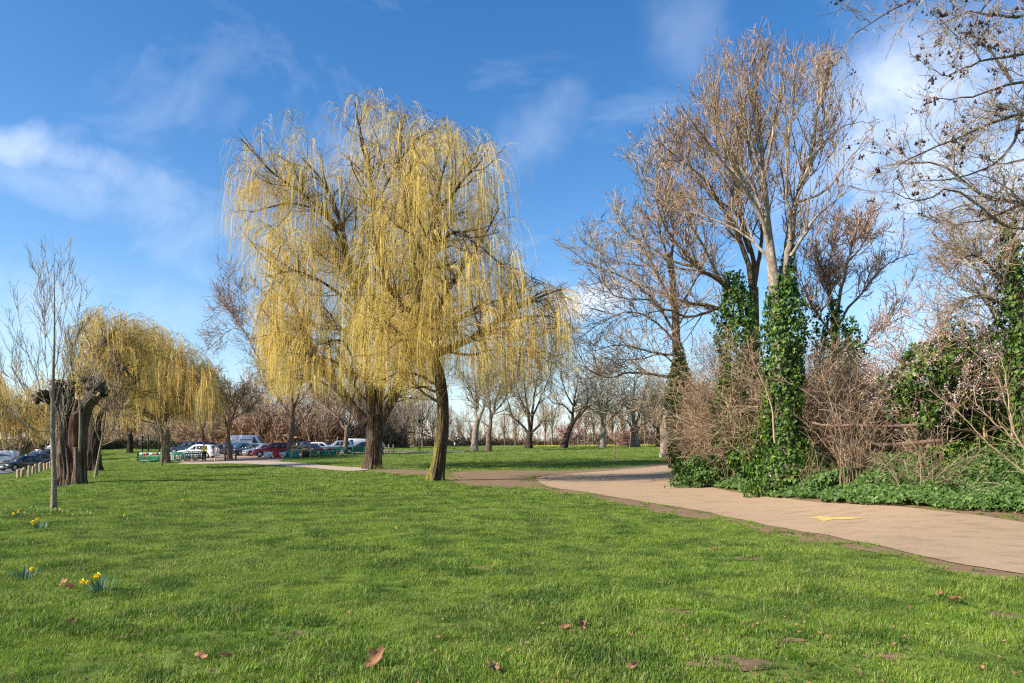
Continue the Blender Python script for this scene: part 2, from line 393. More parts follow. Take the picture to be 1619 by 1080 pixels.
M['soil'] = path_material('bare_soil', (.13, .086, .046), (.25, .165, .095), (.065, .042, .024), 2.)
M['car_park'] = path_material('car_park_gravel', (.30, .21, .15), (.40, .29, .21), (.20, .14, .10))
M['footway'] = path_material('footway_grey', (.32, .25, .19), (.42, .335, .26), (.20, .15, .11))
M['asphalt'] = path_material('asphalt', (.10, .095, .10), (.15, .142, .145), (.07, .068, .07))

near_edge = [(1960, 985), (1780, 940), (1619, 910), (1500, 891), (1400, 868), (1250, 839), (1100, 808), (1000, 792), (930, 780), (868, 770)]
far_edge = [(850, 756), (900, 750), (960, 745), (1020, 740), (1062, 736), (1150, 733.5), (1215, 736), (1120, 741), (1075, 746), (1066, 752), (1085, 762), (1130, 773), (1180, 782), (1240, 790), (1310, 797), (1400, 802), (1480, 810), (1560, 819), (1619, 828), (1780, 852), (1960, 880)]
path_poly = wobble(smooth_pts(gp(near_edge+far_edge), 5), .10, .25, 3.)
soil_near = [(1960, 1003), (1780, 955), (1619, 922), (1500, 903), (1400, 880), (1250, 851), (1130, 824), (1080, 818), (1000, 803), (930, 788), (868, 776), (800, 772), (745, 768), (715, 762)]
soil_far = [(705, 754), (730, 746), (800, 744), (880, 745), (960, 741), (1062, 733), (1180, 730), (1250, 735), (1110, 748), (1100, 757), (1130, 768), (1180, 777), (1240, 784), (1310, 790), (1400, 795), (1480, 799), (1560, 804), (1619, 809), (1780, 832), (1960, 862)]
soil_poly = wobble(smooth_pts(gp(soil_near+soil_far), 4), .55, .3, 8.)
soil2 = wobble(smooth_pts(gp([(600, 748), (660, 751), (700, 752), (690, 746), (640, 743), (600, 740)]), 4), .6, .3, 2.)
foot_poly = wobble(smooth_pts(gp([(578, 744), (540, 745), (480, 739.5), (420, 735.5), (360, 733.5), (290, 734.5), (290, 731.5), (350, 730), (420, 730), (470, 732.5), (540, 738.5), (575, 740.5)]), 3), .18, .7, 5.)
park_poly = wobble(gp([(600, 715), (560, 716.5), (500, 719), (462, 724.5), (430, 730.5), (350, 731.5), (275, 731), (262, 722), (262, 712), (300, 709), (450, 708.5), (600, 708.5)]), .4, 2., 6.)
sheet('soil_edge', soil_poly, .010, M['soil'], .5)
sheet('soil_edge', soil2, .012, M['soil'], .8)
sheet('footpath', foot_poly, .035, M['footway'], 1.)
sheet('car_park', park_poly, .020, M['car_park'], 2.)
sheet('path', path_poly, .022, M['path'], .5)
strip = wobble(gp([(610, 717), (735, 715.5), (735, 712.8), (610, 713)]), .4, 1.5, 4.)
sheet('far_path', strip, .03, M['footway'], 1.5)
worn = []
for k, (wx, wy, ww, wh) in enumerate([(1150, 1052, 70, 11), (1060, 966, 34, 5), (905, 1001, 24, 5), (1585, 976, 34, 6), (468, 1003, 22, 4), (1250, 1012, 26, 4), (330, 1064, 16, 4), (1400, 1040, 40, 6), (1180, 885, 30, 3), (760, 900, 18, 3)]):
    pw = wobble(smooth_pts(gp([(wx-ww, wy), (wx-ww*.4, wy-wh), (wx+ww*.5, wy-wh*.8), (wx+ww, wy+wh*.2), (wx+ww*.3, wy+wh), (wx-ww*.5, wy+wh*.7)]), 4), .09, .04, 3.+k*2.7)
    worn.append(pw); sheet('soil_patch', pw, .008, M['soil'], .06)
# yellow sprayed arrow on the path
def worn_paint():
    m, t, b = mat('yellow_paint', .9, .2); pos = t.add('ShaderNodeNewGeometry').outputs['Position']
    c = t.mix(t.noise(pos, 9., 3), (.56, .37, .08), (.70, .50, .12)); k = t.ramp(t.math('ADD', t.math('MULTIPLY', t.noise(pos, 55., 3, .8), .6), t.math('MULTIPLY', t.noise(pos, 7., 4, .7), .4)), [(.49, 0.), (.58, 1.)])
    t.l.new(t.mix(k, c, (.40, .28, .175)), b.inputs['Base Color']); return m
yel = worn_paint()
ap = [(1281, 821), (1297, 818.5), (1312, 820.0), (1344, 820.6), (1366, 821), (1344, 823.3), (1318, 823.2), (1306, 826.0), (1290, 825), (1300, 822.8)]
sheet('yellow_arrow_marking', wobble(gp(ap), .06, .05, 4.), .030, yel, .1)

# road on the left, its verge kerb and far pavement
def road_strip(cl, wd, name, dz, m, off=0.):
    P = [np.array(ground(*p)[:2]) if len(p) == 2 else np.array(((p[0]-809.5)/F_PX*p[2], p[2])) for p in cl]
    Lp, Rp = [], []
    Q = [];
    for a, b in zip(P[:-1], P[1:]):
        n = max(2, int(np.linalg.norm(b-a)/2.5)); Q += [a+(b-a)*k/n for k in range(n)]
    Q.append(P[-1]); Q = np.array(Q)
    for _ in range(30): Q[1:-1] = (Q[:-2]+2*Q[1:-1]+Q[2:])/4
    T = np.gradient(Q, axis=0); T /= np.linalg.norm(T, axis=1, keepdims=True); N = np.stack([T[:, 1], -T[:, 0]], 1)
    C = Q+N*off; rows = []
    for s in np.linspace(-.5, .5, 7):
        p = C+N*wd*s; rows.append(np.column_stack([p, height(p[:, 0], p[:, 1])+dz]))
    V = np.stack(rows, 1); n, k, _ = V.shape
    i = (np.arange(n-1)*k)[:, None]+np.arange(k-1)[None]
    Fq = np.stack([i, i+1, i+k+1, i+k], -1).reshape(-1, 4)
    if name: tag(link(name, np_mesh(name, V.reshape(-1, 3), Fq, smooth=True), None, m), kind='structure')
    return C, N, V
road_cl = [(-700, 0, 36), (-260, 0, 46), (-70, 0, 62), (14, 0, 80), (44, 0, 108), (61, 0, 150), (73, 0, 230), (80, 0, 400)]
RC, RN, RV = road_strip(road_cl, 7.2, 'road', .03, M['asphalt'])
road_strip(road_cl, 1.9, 'pavement', .12, M['footway'], -6.2)
M['kerb'] = flat('kerb_stone', (.30, .28, .26), .9)
def kerb(off):
    g = Geo(); C, N, V = road_strip(road_cl, .14, None, 0, None, off); P = C; z = height(P[:, 0], P[:, 1])
    prof = [(-.07, -.1), (-.07, .11), (.07, .11), (.07, -.1)]
    Vv = np.stack([np.column_stack([P+N*a, z+b]) for a, b in prof], 1); n = len(P)
    i = (np.arange(n-1)*4)[:, None]+np.arange(3)[None]
    g.put(Vv.reshape(-1, 3), np.stack([i, i+1, i+5, i+4], -1).reshape(-1, 4)); g.obj('kerb', M['kerb'], kind='structure')
kerb(3.67); kerb(-3.67)
M['white_line'] = flat('white_line', (.62, .62, .60), .8)
def dashes():
    g = Geo(); C = RC; d = 0; n = len(C)
    k = 2
    while k < n-3:
        a, b = C[k], C[k+1]; N = RN[k]
        for s in (-.06, .06): pass
        V = [(*(a-N*.06), 0), (*(b-N*.06), 0), (*(b+N*.06), 0), (*(a+N*.06), 0)]
        V = np.array(V); V[:, 2] = height(V[:, 0], V[:, 1])+.04; g.put(V, np.array([[0, 1, 2, 3]])); k += 3
    g.obj('road_markings', M['white_line'], kind='structure')
dashes()
# ------------------------------------------------------------------ grass: instanced tufts
def grass_material():
    m = bpy.data.materials.new('grass_blades'); m.use_nodes = True; t = NT(m.node_tree); t.n.clear()
    pos = t.add('ShaderNodeNewGeometry').outputs['Position']
    tn = t.add('ShaderNodeAttribute', attribute_name='tint').outputs['Fac']
    rnd = t.add('ShaderNodeObjectInfo').outputs['Random']
    a = t.noise(pos, .28, 4, .6); b_ = t.noise(pos, 1.7, 4, .6)
    c = t.mix(t.ramp(b_, [(.32, 0.), (.68, 1.)]), (.155, .275, .024), (.345, .440, .055))
    c = t.mix(t.ramp(a, [(.42, 0.), (.66, .8)]), c, (.31, .37, .075))
    c = t.mix(t.math('MULTIPLY', rnd, .3), c, (.095, .205, .018))
    c = t.mix(t.math('MULTIPLY', t.ramp(t.noise(pos, 1.1, 6, .7), [(.46, 0.), (.58, 1.)]), .85), c, (.062, .140, .016))
    c = t.mix(t.ramp(tn, [(.90, 0.), (.94, 1.)]), c, (.42, .34, .17))
    c = t.mix(t.ramp(tn, [(0., .55), (.5, 0.)]), c, (.04, .10, .012))
    d = t.add('ShaderNodeBsdfDiffuse', ins={'Color': c}); tr = t.add('ShaderNodeBsdfTranslucent', ins={'Color': c})
    gl = t.add('ShaderNodeBsdfGlossy', ins={'Color': (.9, .95, .8, 1), 'Roughness': .5})
    m1 = t.add('ShaderNodeMixShader', ins={0: .38}); t.l.new(d.outputs[0], m1.inputs[1]); t.l.new(tr.outputs[0], m1.inputs[2])
    m2 = t.add('ShaderNodeMixShader', ins={0: .018}); t.l.new(m1.outputs[0], m2.inputs[1]); t.l.new(gl.outputs[0], m2.inputs[2])
    t.l.new(m2.outputs[0], t.add('ShaderNodeOutputMaterial').inputs[0])
    return m
M['grass'] = grass_material()
def tuft_mesh(name, n, rad, hmin, hmax, wid, seed):
    g = np.random.default_rng(seed)
    r = rad*np.sqrt(g.random(n)); a = g.random(n)*2*math.pi
    # blades grow in small clumps
    nc = max(3, n//14); cx = rad*np.sqrt(g.random(nc)); ca = g.random(nc)*2*math.pi; k = g.integers(0, nc, n)
    px = .45*r*np.cos(a)+.7*cx[k]*np.cos(ca[k]); py = .45*r*np.sin(a)+.7*cx[k]*np.sin(ca[k])
    hh = (hmin+(hmax-hmin)*g.random(n)**1.6)*(.7+.6*g.random(nc)[k])
    az = (g.random(nc)*2*math.pi)[k]+g.normal(0, 1.0, n); lean = g.uniform(.15, .95, n)
    fx = az+math.pi/2+g.normal(0, .5, n); w2 = wid*g.uniform(.6, 1.3, n)/2
    rows = []
    for s, ww in ((0, 1.), (.45, .85), (.8, .5)):
        off = lean*hh*s**1.7; z = hh*s*(1-.28*lean*s)
        cx_ = px+off*np.cos(az); cy_ = py+off*np.sin(az)
        rows += [np.stack([cx_-w2*ww*np.cos(fx), cy_-w2*ww*np.sin(fx), z-.008*(s == 0)], -1), np.stack([cx_+w2*ww*np.cos(fx), cy_+w2*ww*np.sin(fx), z-.008*(s == 0)], -1)]
    rows.append(np.stack([px+lean*hh*np.cos(az), py+lean*hh*np.sin(az), hh*(1-.30*lean)], -1))
    V = np.stack(rows, 1).reshape(-1, 3); b = np.arange(n)[:, None]*7
    q = np.concatenate([b+np.array([[0, 1, 3, 2]]), b+np.array([[2, 3, 5, 4]])]); tr = b+np.array([[4, 5, 6]])
    me = np_mesh(name, V, [q, tr], np.repeat(g.random(n), 7)); me.materials.append(M['grass']); return me
def gn_scatter(name, P, rot, sc, idx, sources, **kw):
    """one object: points carrying rotation, scale and choice; geometry nodes put a tuft on each"""
    me = bpy.data.meshes.new(name); me.vertices.add(len(P)); me.vertices.foreach_set('co', np.asarray(P, np.float32).ravel())
    for nm, typ, val in (('rot', 'FLOAT_VECTOR', rot), ('sc', 'FLOAT', sc), ('pick', 'INT', idx)):
        at = me.attributes.new(nm, typ, 'POINT')
        at.data.foreach_set('vector' if typ == 'FLOAT_VECTOR' else 'value', np.asarray(val, np.int32 if typ == 'INT' else np.float32).ravel())
    o = link(name, me); md = o.modifiers.new('scatter', 'NODES'); ng = bpy.data.node_groups.new(name+'_nodes', 'GeometryNodeTree'); md.node_group = ng
    ng.interface.new_socket('Geometry', in_out='INPUT', socket_type='NodeSocketGeometry'); ng.interface.new_socket('Geometry', in_out='OUTPUT', socket_type='NodeSocketGeometry')
    N = ng.nodes; L = ng.links; gi = N.new('NodeGroupInput'); go = N.new('NodeGroupOutput'); iop = N.new('GeometryNodeInstanceOnPoints')
    gti = N.new('GeometryNodeGeometryToInstance')
    for s in reversed(sources):
        so = bpy.data.objects.new(s.name, s); oi = N.new('GeometryNodeObjectInfo'); oi.inputs['Object'].default_value = so
        oi.inputs['As Instance'].default_value = False
        L.new(oi.outputs['Geometry'], gti.inputs[0])
    # instance order: every source a separate instance
    N.remove(gti); ji = N.new('GeometryNodeJoinGeometry')
    for nd in [n for n in N if n.bl_idname == 'GeometryNodeObjectInfo']:
        g2 = N.new('GeometryNodeGeometryToInstance'); L.new(nd.outputs['Geometry'], g2.inputs[0]); L.new(g2.outputs[0], ji.inputs[0])
    def attr(nm, dt):
        a = N.new('GeometryNodeInputNamedAttribute'); a.data_type = dt; a.inputs['Name'].default_value = nm; return a.outputs['Attribute']
    L.new(gi.outputs[0], iop.inputs['Points']); L.new(ji.outputs[0], iop.inputs['Instance']); iop.inputs['Pick Instance'].default_value = True
    L.new(attr('pick', 'INT'), iop.inputs['Instance Index']); L.new(attr('rot', 'FLOAT_VECTOR'), iop.inputs['Rotation']); L.new(attr('sc', 'FLOAT'), iop.inputs['Scale'])
    L.new(iop.outputs[0], go.inputs[0])
    return tag(o, **kw)
def dist_poly(X, Y, polys):
    """distance to the nearest outline point; negative inside any polygon"""
    D = np.full(X.shape, 1e9); I = np.zeros(X.shape, bool)
    for p in polys:
        P = np.array(p); I |= in_poly(X, Y, p)
        for i in range(0, len(X), 4000):
            d = ((X[i:i+4000, None]-P[:, 0])**2+(Y[i:i+4000, None]-P[:, 1])**2).min(1)**.5
            D[i:i+4000] = np.minimum(D[i:i+4000], d)
    return np.where(I, -D, D)
def make_grass():
    near = [tuft_mesh('grass_tuft', 760, .27, .020, .055, .0044, 11+i) for i in range(5)]
    small = [tuft_mesh('grass_tuft_small', 70, .07, .025, .060, .005, 31+i) for i in range(3)]
    mid = [tuft_mesh('grass_tuft_mid', 420, .42, .028, .070, .011, 41+i) for i in range(4)]
    far = [tuft_mesh('grass_tuft_far', 260, .75, .035, .085, .024, 51+i) for i in range(3)]
    long_ = [tuft_mesh('grass_tuft_long', 46, .09, .05, .105, .005, 61+i) for i in range(3)]
    src = near+small+mid+far+long_
    off = {'near': (0, 5), 'small': (5, 3), 'mid': (8, 4), 'far': (12, 3), 'long': (15, 3)}
    polys = [path_poly, foot_poly, soil_poly, soil2]+worn
    P, RT, SC, IX = [], [], [], []
    def scatter(kind, ymin, ymax, step, smin, smax, keep=1., edge=0., ringmax=None, soilkeep=.0, fov=.82):
        gx, gy = np.meshgrid(np.arange(-ymax*fov-1, ymax*fov+1, step), np.arange(ymin, ymax, step)); gx = gx.ravel(); gy = gy.ravel()
        gx = gx+rng.uniform(-.5, .5, gx.size)*step; gy = gy+rng.uniform(-.5, .5, gy.size)*step
        k = (np.abs(gx) < gy*fov+1.2) & (rng.random(gx.size) < keep); gx, gy = gx[k], gy[k]
        d = dist_poly(gx, gy, polys)
        dp = dist_poly(gx, gy, [path_poly, foot_poly]) 
        k = d > edge
        if ringmax is not None: k &= (d < ringmax)
        if ringmax is None and ymax < 25: k &= d > edge*.6
        if soilkeep: k |= (d <= edge) & (dp > .12) & (rng.random(gx.size) < soilkeep*np.exp(-np.abs(d)/.25))
        # left road, car park
        rd = np.full(gx.size, 1e9)
        for c in RC[::2]: rd = np.minimum(rd, (gx-c[0])**2+(gy-c[1])**2)
        k &= rd > 4.6**2
        k &= ~in_poly(gx, gy, park_poly)
        if ymax < 25:
            wr_ = np.array([mnoise.noise(Vector((a*.9, b_*.9, 31.)))+.8*mnoise.noise(Vector((a*3., b_*3., 17.))) for a, b_ in zip(gx, gy)]); k &= ~((wr_ > .95-.10*(gx > -.1*gy)) & (rng.random(gx.size) < .9))
        gx, gy = gx[k], gy[k]; n = len(gx)
        z = height(gx, gy); nz = np.array([mnoise.noise(Vector((a*.7, b_*.7, 4.)))+.7*mnoise.noise(Vector((a*2.3, b_*2.3, 9.))) for a, b_ in zip(gx, gy)]) if ymax < 45 else np.zeros(n)
        P.append(np.column_stack([gx, gy, z])); RT.append(np.column_stack([rng.normal(0, .06, n), rng.normal(0, .06, n), rng.random(n)*6.283]))
        SC.append(rng.uniform(smin, smax, n)*np.clip(1+.6*nz, .55, 1.5)); o_, c_ = off[kind]; IX.append(rng.integers(o_, o_+c_, n))
    scatter('near', 3.2, 14, .25, .75, 1.15, 1., .20)
    scatter('near', 14, 22, .36, .85, 1.25, 1., .30)
    scatter('small', 4, 16, .11, .7, 1.2, .9, .02, .38, .9)
    scatter('small', 16, 34, .17, .8, 1.5, .9, .02, .45, .8)
    scatter('mid', 21, 40, .52, .8, 1.2, 1., .40)
    scatter('far', 38, 75, 1.05, .8, 1.2, 1., .8)
    scatter('far', 75, 130, 2.3, .9, 1.5, 1., 1.2)
    scatter('long', 3.5, 18, .42, .6, 1.1, .40, .25)
    scatter('long', 18, 36, .8, .9, 1.4, .5, .25)
    gn_scatter('grass', np.concatenate(P), np.concatenate(RT), np.concatenate(SC), np.concatenate(IX), src,
               label='short green lawn grass covering the whole foreground beside the path', cat='grass', kind='stuff')
    print('grass instances', sum(map(len, P)))
make_grass()
# ------------------------------------------------------------------ trees: vectorised growth
def unit(v): return v/(np.linalg.norm(v, axis=-1, keepdims=True)+1e-9)
def resample(pts, K, sm=True):
    """Catmull-Rom through the guide points, K points at even spacing"""
    P = np.array(pts, float)
    if sm and len(P) > 2:
        E = np.vstack([2*P[0]-P[1], P, 2*P[-1]-P[-2]]); out = []
        for k in range(1, len(E)-2):
            t = np.linspace(0, 1, 12, endpoint=False)[:, None]; p0, p1, p2, p3 = E[k-1], E[k], E[k+1], E[k+2]
            out.append(.5*((2*p1)+(-p0+p2)*t+(2*p0-5*p1+4*p2-p3)*t*t+(-p0+3*p1-3*p2+p3)*t**3))
        P = np.vstack(out+[P[-1:]])
    s = np.concatenate([[0], np.cumsum(np.linalg.norm(np.diff(P, axis=0), axis=1))]); q = np.linspace(0, s[-1], K)
    return np.stack([np.interp(q, s, P[:, i]) for i in range(3)], 1)
def spawn(par, n, g, t0=.15, t1=1., ang=(50, 12), length=(2., .5), K=7, wander=.12, trop=(0, 0, .0), ratio=.6, rmin=.004, taper=.75, lenfall=0., side=None, kink=0., rend=None):
    """par = (P (N,K,3), R (N,K)); n children in all, placed in proportion to parent length"""
    P, Rr = par; N, Kp, _ = P.shape
    L = np.linalg.norm(np.diff(P, axis=1), axis=2).sum(1); pi = g.choice(N, n, p=L/L.sum()); t = t0+(t1-t0)*g.random(n)
    f = t*(Kp-1); i0 = np.minimum(f.astype(int), Kp-2); fr = (f-i0)[:, None]
    a, b = P[pi, i0], P[pi, i0+1]; st = a+(b-a)*fr; tan = unit(b-a); r0 = (Rr[pi, i0]*(1-fr[:, 0])+Rr[pi, i0+1]*fr[:, 0])
    q = g.normal(size=(n, 3)); 
    if side is not None: q += np.asarray(side)
    perp = unit(q-(q*tan).sum(1, keepdims=True)*tan)
    an = np.radians(g.normal(ang[0], ang[1], n))[:, None]
    d = unit(tan*np.cos(an)+perp*np.sin(an))
    ln = length[0]*(1+length[1]*(g.random(n)*2-1))*(1-lenfall*t)
    ln = np.maximum(ln, .08); step = (ln/(K-1))[:, None]
    out = np.empty((n, K, 3)); out[:, 0] = st; tr = np.asarray(trop, float)
    for k in range(1, K):
        d = unit(d+g.normal(0, wander, (n, 3))+tr+(kink*g.normal(size=(n, 3)) if kink and k % 2 else 0))
        out[:, k] = out[:, k-1]+d*step
    rr = np.maximum(r0*ratio*g.uniform(.7, 1.1, n), rmin*1.3)
    s = np.linspace(0, 1, K)[None]
    e = rr*(1-taper) if rend is None else np.full(n, rend)
    Ro = np.maximum(rr[:, None]*(1-s)+e[:, None]*s, rmin)
    return out, Ro
def limbset(guides, K=16):
    """guides: list of (points, r0, r1)"""
    P = np.stack([resample(gd[0], K) for gd in guides]); s = np.linspace(0, 1, K)
    Rr = np.stack([gd[1]*(1-s)+gd[2]*s for gd in guides]); return P, Rr
def PX(base_y, pts, dys=None, dy1=0.):
    """guide points given as pixels, at the tree's own distance plus an offset that grows along the limb"""
    n = len(pts); return [W(p[0], p[1], base_y+dy1*(k/(n-1))**1.2*1.0) for k, p in enumerate(pts)]
def trunk_mesh(name, pts, radii, m, parent, sides=28, K=40, ridge=.09, nr=9, seed=1, flare=.5, flen=.7, oval=0., tint=.5):
    """a barked trunk: real ridges that wander up the stem, root flare at the foot"""
    P = resample(pts, K); s = np.linspace(0, 1, K); rr = np.interp(s, np.linspace(0, 1, len(radii)), radii)
    z0 = P[:, 2]-P[0, 2]; rr = rr*(1+flare*np.exp(-z0/ (flen*radii[0]*2)))
    T = unit(np.gradient(P, axis=0)); A = unit(np.cross(T, np.array([[0., 1., .02]]))); B = np.cross(T, A)
    a = np.arange(sides)/sides*2*math.pi; V = np.empty((K, sides, 3))
    for k in range(K):
        for j in range(sides):
            v = Vector((math.cos(a[j])*nr*.35, math.sin(a[j])*nr*.35, z0[k]*.55+seed*7))
            n1 = 1-abs(mnoise.noise(v))*3.2; n2 = mnoise.noise(Vector((math.cos(a[j])*1.2, math.sin(a[j])*1.2, z0[k]*.8+seed*3)))
            lob = math.exp(-z0[k]/(flen*radii[0]*2))*.22*math.sin(a[j]*5+seed)
            q = rr[k]*(1+ridge*n1+ridge*1.1*n2+lob)
            V[k, j] = P[k]+q*((A[k])*math.cos(a[j])*(1+oval)+B[k]*math.sin(a[j])*(1-oval))
    V[0, :, 2] -= .25
    g = Geo(); i = (np.arange(K-1)*sides)[:, None]; j = np.arange(sides)[None]; j2 = (j+1) % sides
    g.put(V.reshape(-1, 3), [np.stack([i+j, i+j2, i+sides+j2, i+sides+j], -1).reshape(-1, 4), (np.arange(sides)+(K-1)*sides)[None]], tint)
    return g.obj(name, m, parent, smooth=True), P, rr
def local(o_or_root, root):
    pass
def place_children(root):
    """geometry is built in world space; keep it there under a root that stands at the foot"""
    bpy.context.view_layer.update()
    inv = root.matrix_world.inverted()
    for c in COL.objects:
        if c.parent is root: c.matrix_parent_inverse = inv
        elif c.parent is not None and c.parent.parent is root: pass

def hang(starts, dirs, lens, g, K=9, r=.011, droop=.42, wander=.05, sway=(0.02, .0, 0)):
    """willow strands: leave along the twig, bend over and hang"""
    n = len(starts); P = np.empty((n, K, 3)); P[:, 0] = starts; d = unit(dirs); st = (lens/(K-1))[:, None]
    sw = np.asarray(sway)+g.normal(0, .035, (n, 3)); sw[:, 2] = 0
    for k in range(1, K):
        d = unit(d*(1-droop*.55)+np.array([[0, 0, -1.]])*droop*np.clip(lens*.7, .35, 1)[:, None]+g.normal(0, wander, (n, 3))+sw*.25)
        P[:, k] = P[:, k-1]+d*st*(.5 if k == 1 else 1)
    Rr = np.linspace(1., .45, K)[None]*r*g.uniform(.7, 1.3, (n, 1)); return P, Rr
def leaflets(P, g, per, size, wd, jitter=.02):
    """small narrow leaves / catkins along polylines: folded diamonds, 2 triangles each"""
    N, K, _ = P.shape; n = N*per; pi = np.repeat(np.arange(N), per); f = g.random(n)*(K-1.01)*.97+.03*(K-1); i = np.minimum(f.astype(int), K-2); fr = (f-i)[:, None]
    a, b = P[pi, i], P[pi, i+1]; c = a+(b-a)*fr; t = unit(b-a); q = unit(g.normal(size=(n, 3))); d = unit(t*1.3+q*.8)
    s = unit(np.cross(d, g.normal(size=(n, 3)))); L = (size*g.uniform(.6, 1.3, n))[:, None]
    V = np.stack([c, c+d*L*.5+s*wd, c+d*L, c+d*L*.5-s*wd], 1).reshape(-1, 3); F_ = np.arange(n)[:, None]*4+np.array([[0, 1, 2, 3]])
    return V, F_, np.repeat(g.random(n), 4), pi
def buds(P, g, n, size):
    """little lumps on twigs (octahedra)"""
    N, K, _ = P.shape; pi = g.integers(0, N, n); f = (g.random(n)**.6)*(K-1.01); i = f.astype(int); fr = (f-i)[:, None]
    c = P[pi, i]*(1-fr)+P[pi, i+1]*fr+g.normal(0, size*.5, (n, 3)); o = np.array([(1, 0, -.8), (-.6, .9, -.8), (-.6, -.9, -.8), (0, 0, 1.6)])
    V = c[:, None]+o[None]*(size*g.uniform(.5, 1.2, n))[:, None, None]
    tr = np.array([(0, 1, 3), (1, 2, 3), (2, 0, 3), (0, 2, 1)])
    return V.reshape(-1, 3), (np.arange(n)[:, None, None]*4+tr[None]).reshape(-1, 3), np.repeat(g.random(n), 4)

# ---------- willows in the middle of the lawn
def clumpsel(P, Rr, g, n, t0=.1, t1=1.):
    N, K, _ = P.shape; L = np.linalg.norm(np.diff(P, axis=1), axis=2).sum(1); nc = n//5
    pi = g.choice(N, nc, p=L/L.sum()); t = t0+(t1-t0)*g.random(nc)
    pi = np.repeat(pi, 5); t = np.repeat(t, 5)+g.normal(0, .09, nc*5); t = np.clip(t, 0, .999); f = t*(K-1); i = f.astype(int); fr = (f-i)[:, None]
    return P[pi, i]*(1-fr)+P[pi, i+1]*fr, unit(P[pi, i+1]-P[pi, i])
def willow(name, label, cat, base, trunk_px, tr_r, limbs_px, Y, seed, n2, n3, nstr, lens, floor_z, bark_m, group=None, tm=None, str_m='strand', r=.0115, len2=2.6, len3=1.5, sides=3, leaves=3, lean_out=.9, envelope=None, ridge=.07):
    g = np.random.default_rng(seed); root = empty(name, (base[0], base[1], base[2]), label=label, cat=cat, group=group)
    tpts = [W(*p[:2], Y+(p[2] if len(p) > 2 else 0)) for p in trunk_px]; tpts[0] = np.array(base)
    trunk_mesh('trunk', tpts, tr_r, tm or bark_m, root, 84, 60, ridge=ridge*1.7, seed=seed, nr=15, flare=.22)
    guides = []
    for pts, r0, r1, dy in limbs_px:
        gpts = PX(Y, pts, dy1=dy); guides.append((gpts, r0, r1))
        lg = Geo(); P_, R_ = limbset([guides[-1]], 22)
        P_ = P_+np.concatenate([np.zeros((1, 1, 3)), np.cumsum(g.normal(0, r1*.35+.012, (1, 21, 3)), 1)], 1)*.8
        lg.tubes(P_, R_*(1+g.normal(0, .05, (1, 22))), 10 if r0 > .15 else 7, .3, seed)
        guides[-1] = (P_[0], r0, r1)
        lg.obj('limb', bark_m, root, smooth=True)
    lim = (np.stack([np.asarray(q[0]) for q in guides]), np.stack([np.linspace(q[1], q[2], 22) for q in guides]))
    l2 = spawn(lim, n2, g, .22, 1., (48, 14), (len2, .5), 9, .10, (0, 0, .05), .5, .012, .7, kink=.08)
    l3 = spawn(l2, n3, g, .1, 1., (45, 15), (len3, .5), 7, .14, (0, 0, -.02), .55, .007, .6)
    if envelope is not None:
        def keep(l):
            tip = l[0][:, -1]; u = tip[:, 0]/tip[:, 1]*F_PX+809.5; v = HORIZ-(tip[:, 2]-EYE)/tip[:, 1]*F_PX
            k = in_poly(u, v, envelope); return l[0][k], l[1][k]
        l2 = keep(l2); l3 = keep(l3)
    b = Geo().tubes(l2[0], l2[1], 5 if Y < 50 else 3, g.random(len(l2[0])), seed+1); b.obj('branches', M['bark_limb'], root, kind='stuff')
    tw = Geo().ribbons(l3[0], l3[1], g.random(len(l3[0])), seed+2)
    s3, d3 = clumpsel(*l3, g, int(nstr*.72)); s2, d2 = clumpsel(*l2, g, int(nstr*.28), .35)
    st = np.concatenate([s3, s2]); dr = np.concatenate([d3, d2]); dr[:, :2] *= g.uniform(.15, .75, (len(dr), 1)); dr[:, 2] = dr[:, 2]*.5+g.uniform(-.25, .45, len(dr))
    n = len(st); ln = lens[0]+(lens[1]-lens[0])*np.repeat(g.random(n//5), 5)[:n]*1.0 if n % 5 == 0 else g.uniform(*lens, n)
    ln = ln*g.uniform(.35, 1.15, n); fz = floor_z(st) ; ln = np.clip(np.minimum(ln, (st[:, 2]-fz)*g.uniform(.45, 1.08, n)), .25, None)
    P, Rr = hang(st, dr, ln, g, 8, r, .55, .045)
    tw.obj('twigs', M['twig_willow'], root, kind='stuff')
    cl = np.repeat(g.random(n//5+1), 5)[:n]
    sg = Geo().ribbons(P, Rr, np.clip(cl*.75+g.random(n)*.35, 0, 1), seed+3)
    if leaves:
        V, F_, T, pi = leaflets(P, g, leaves, r*11, r*1.6); sg.put(V, F_, np.clip(T*.5+.4, 0, 1))
    sg.obj('hanging_strands', M[str_m], root, kind='stuff')
    place_children(root); return root

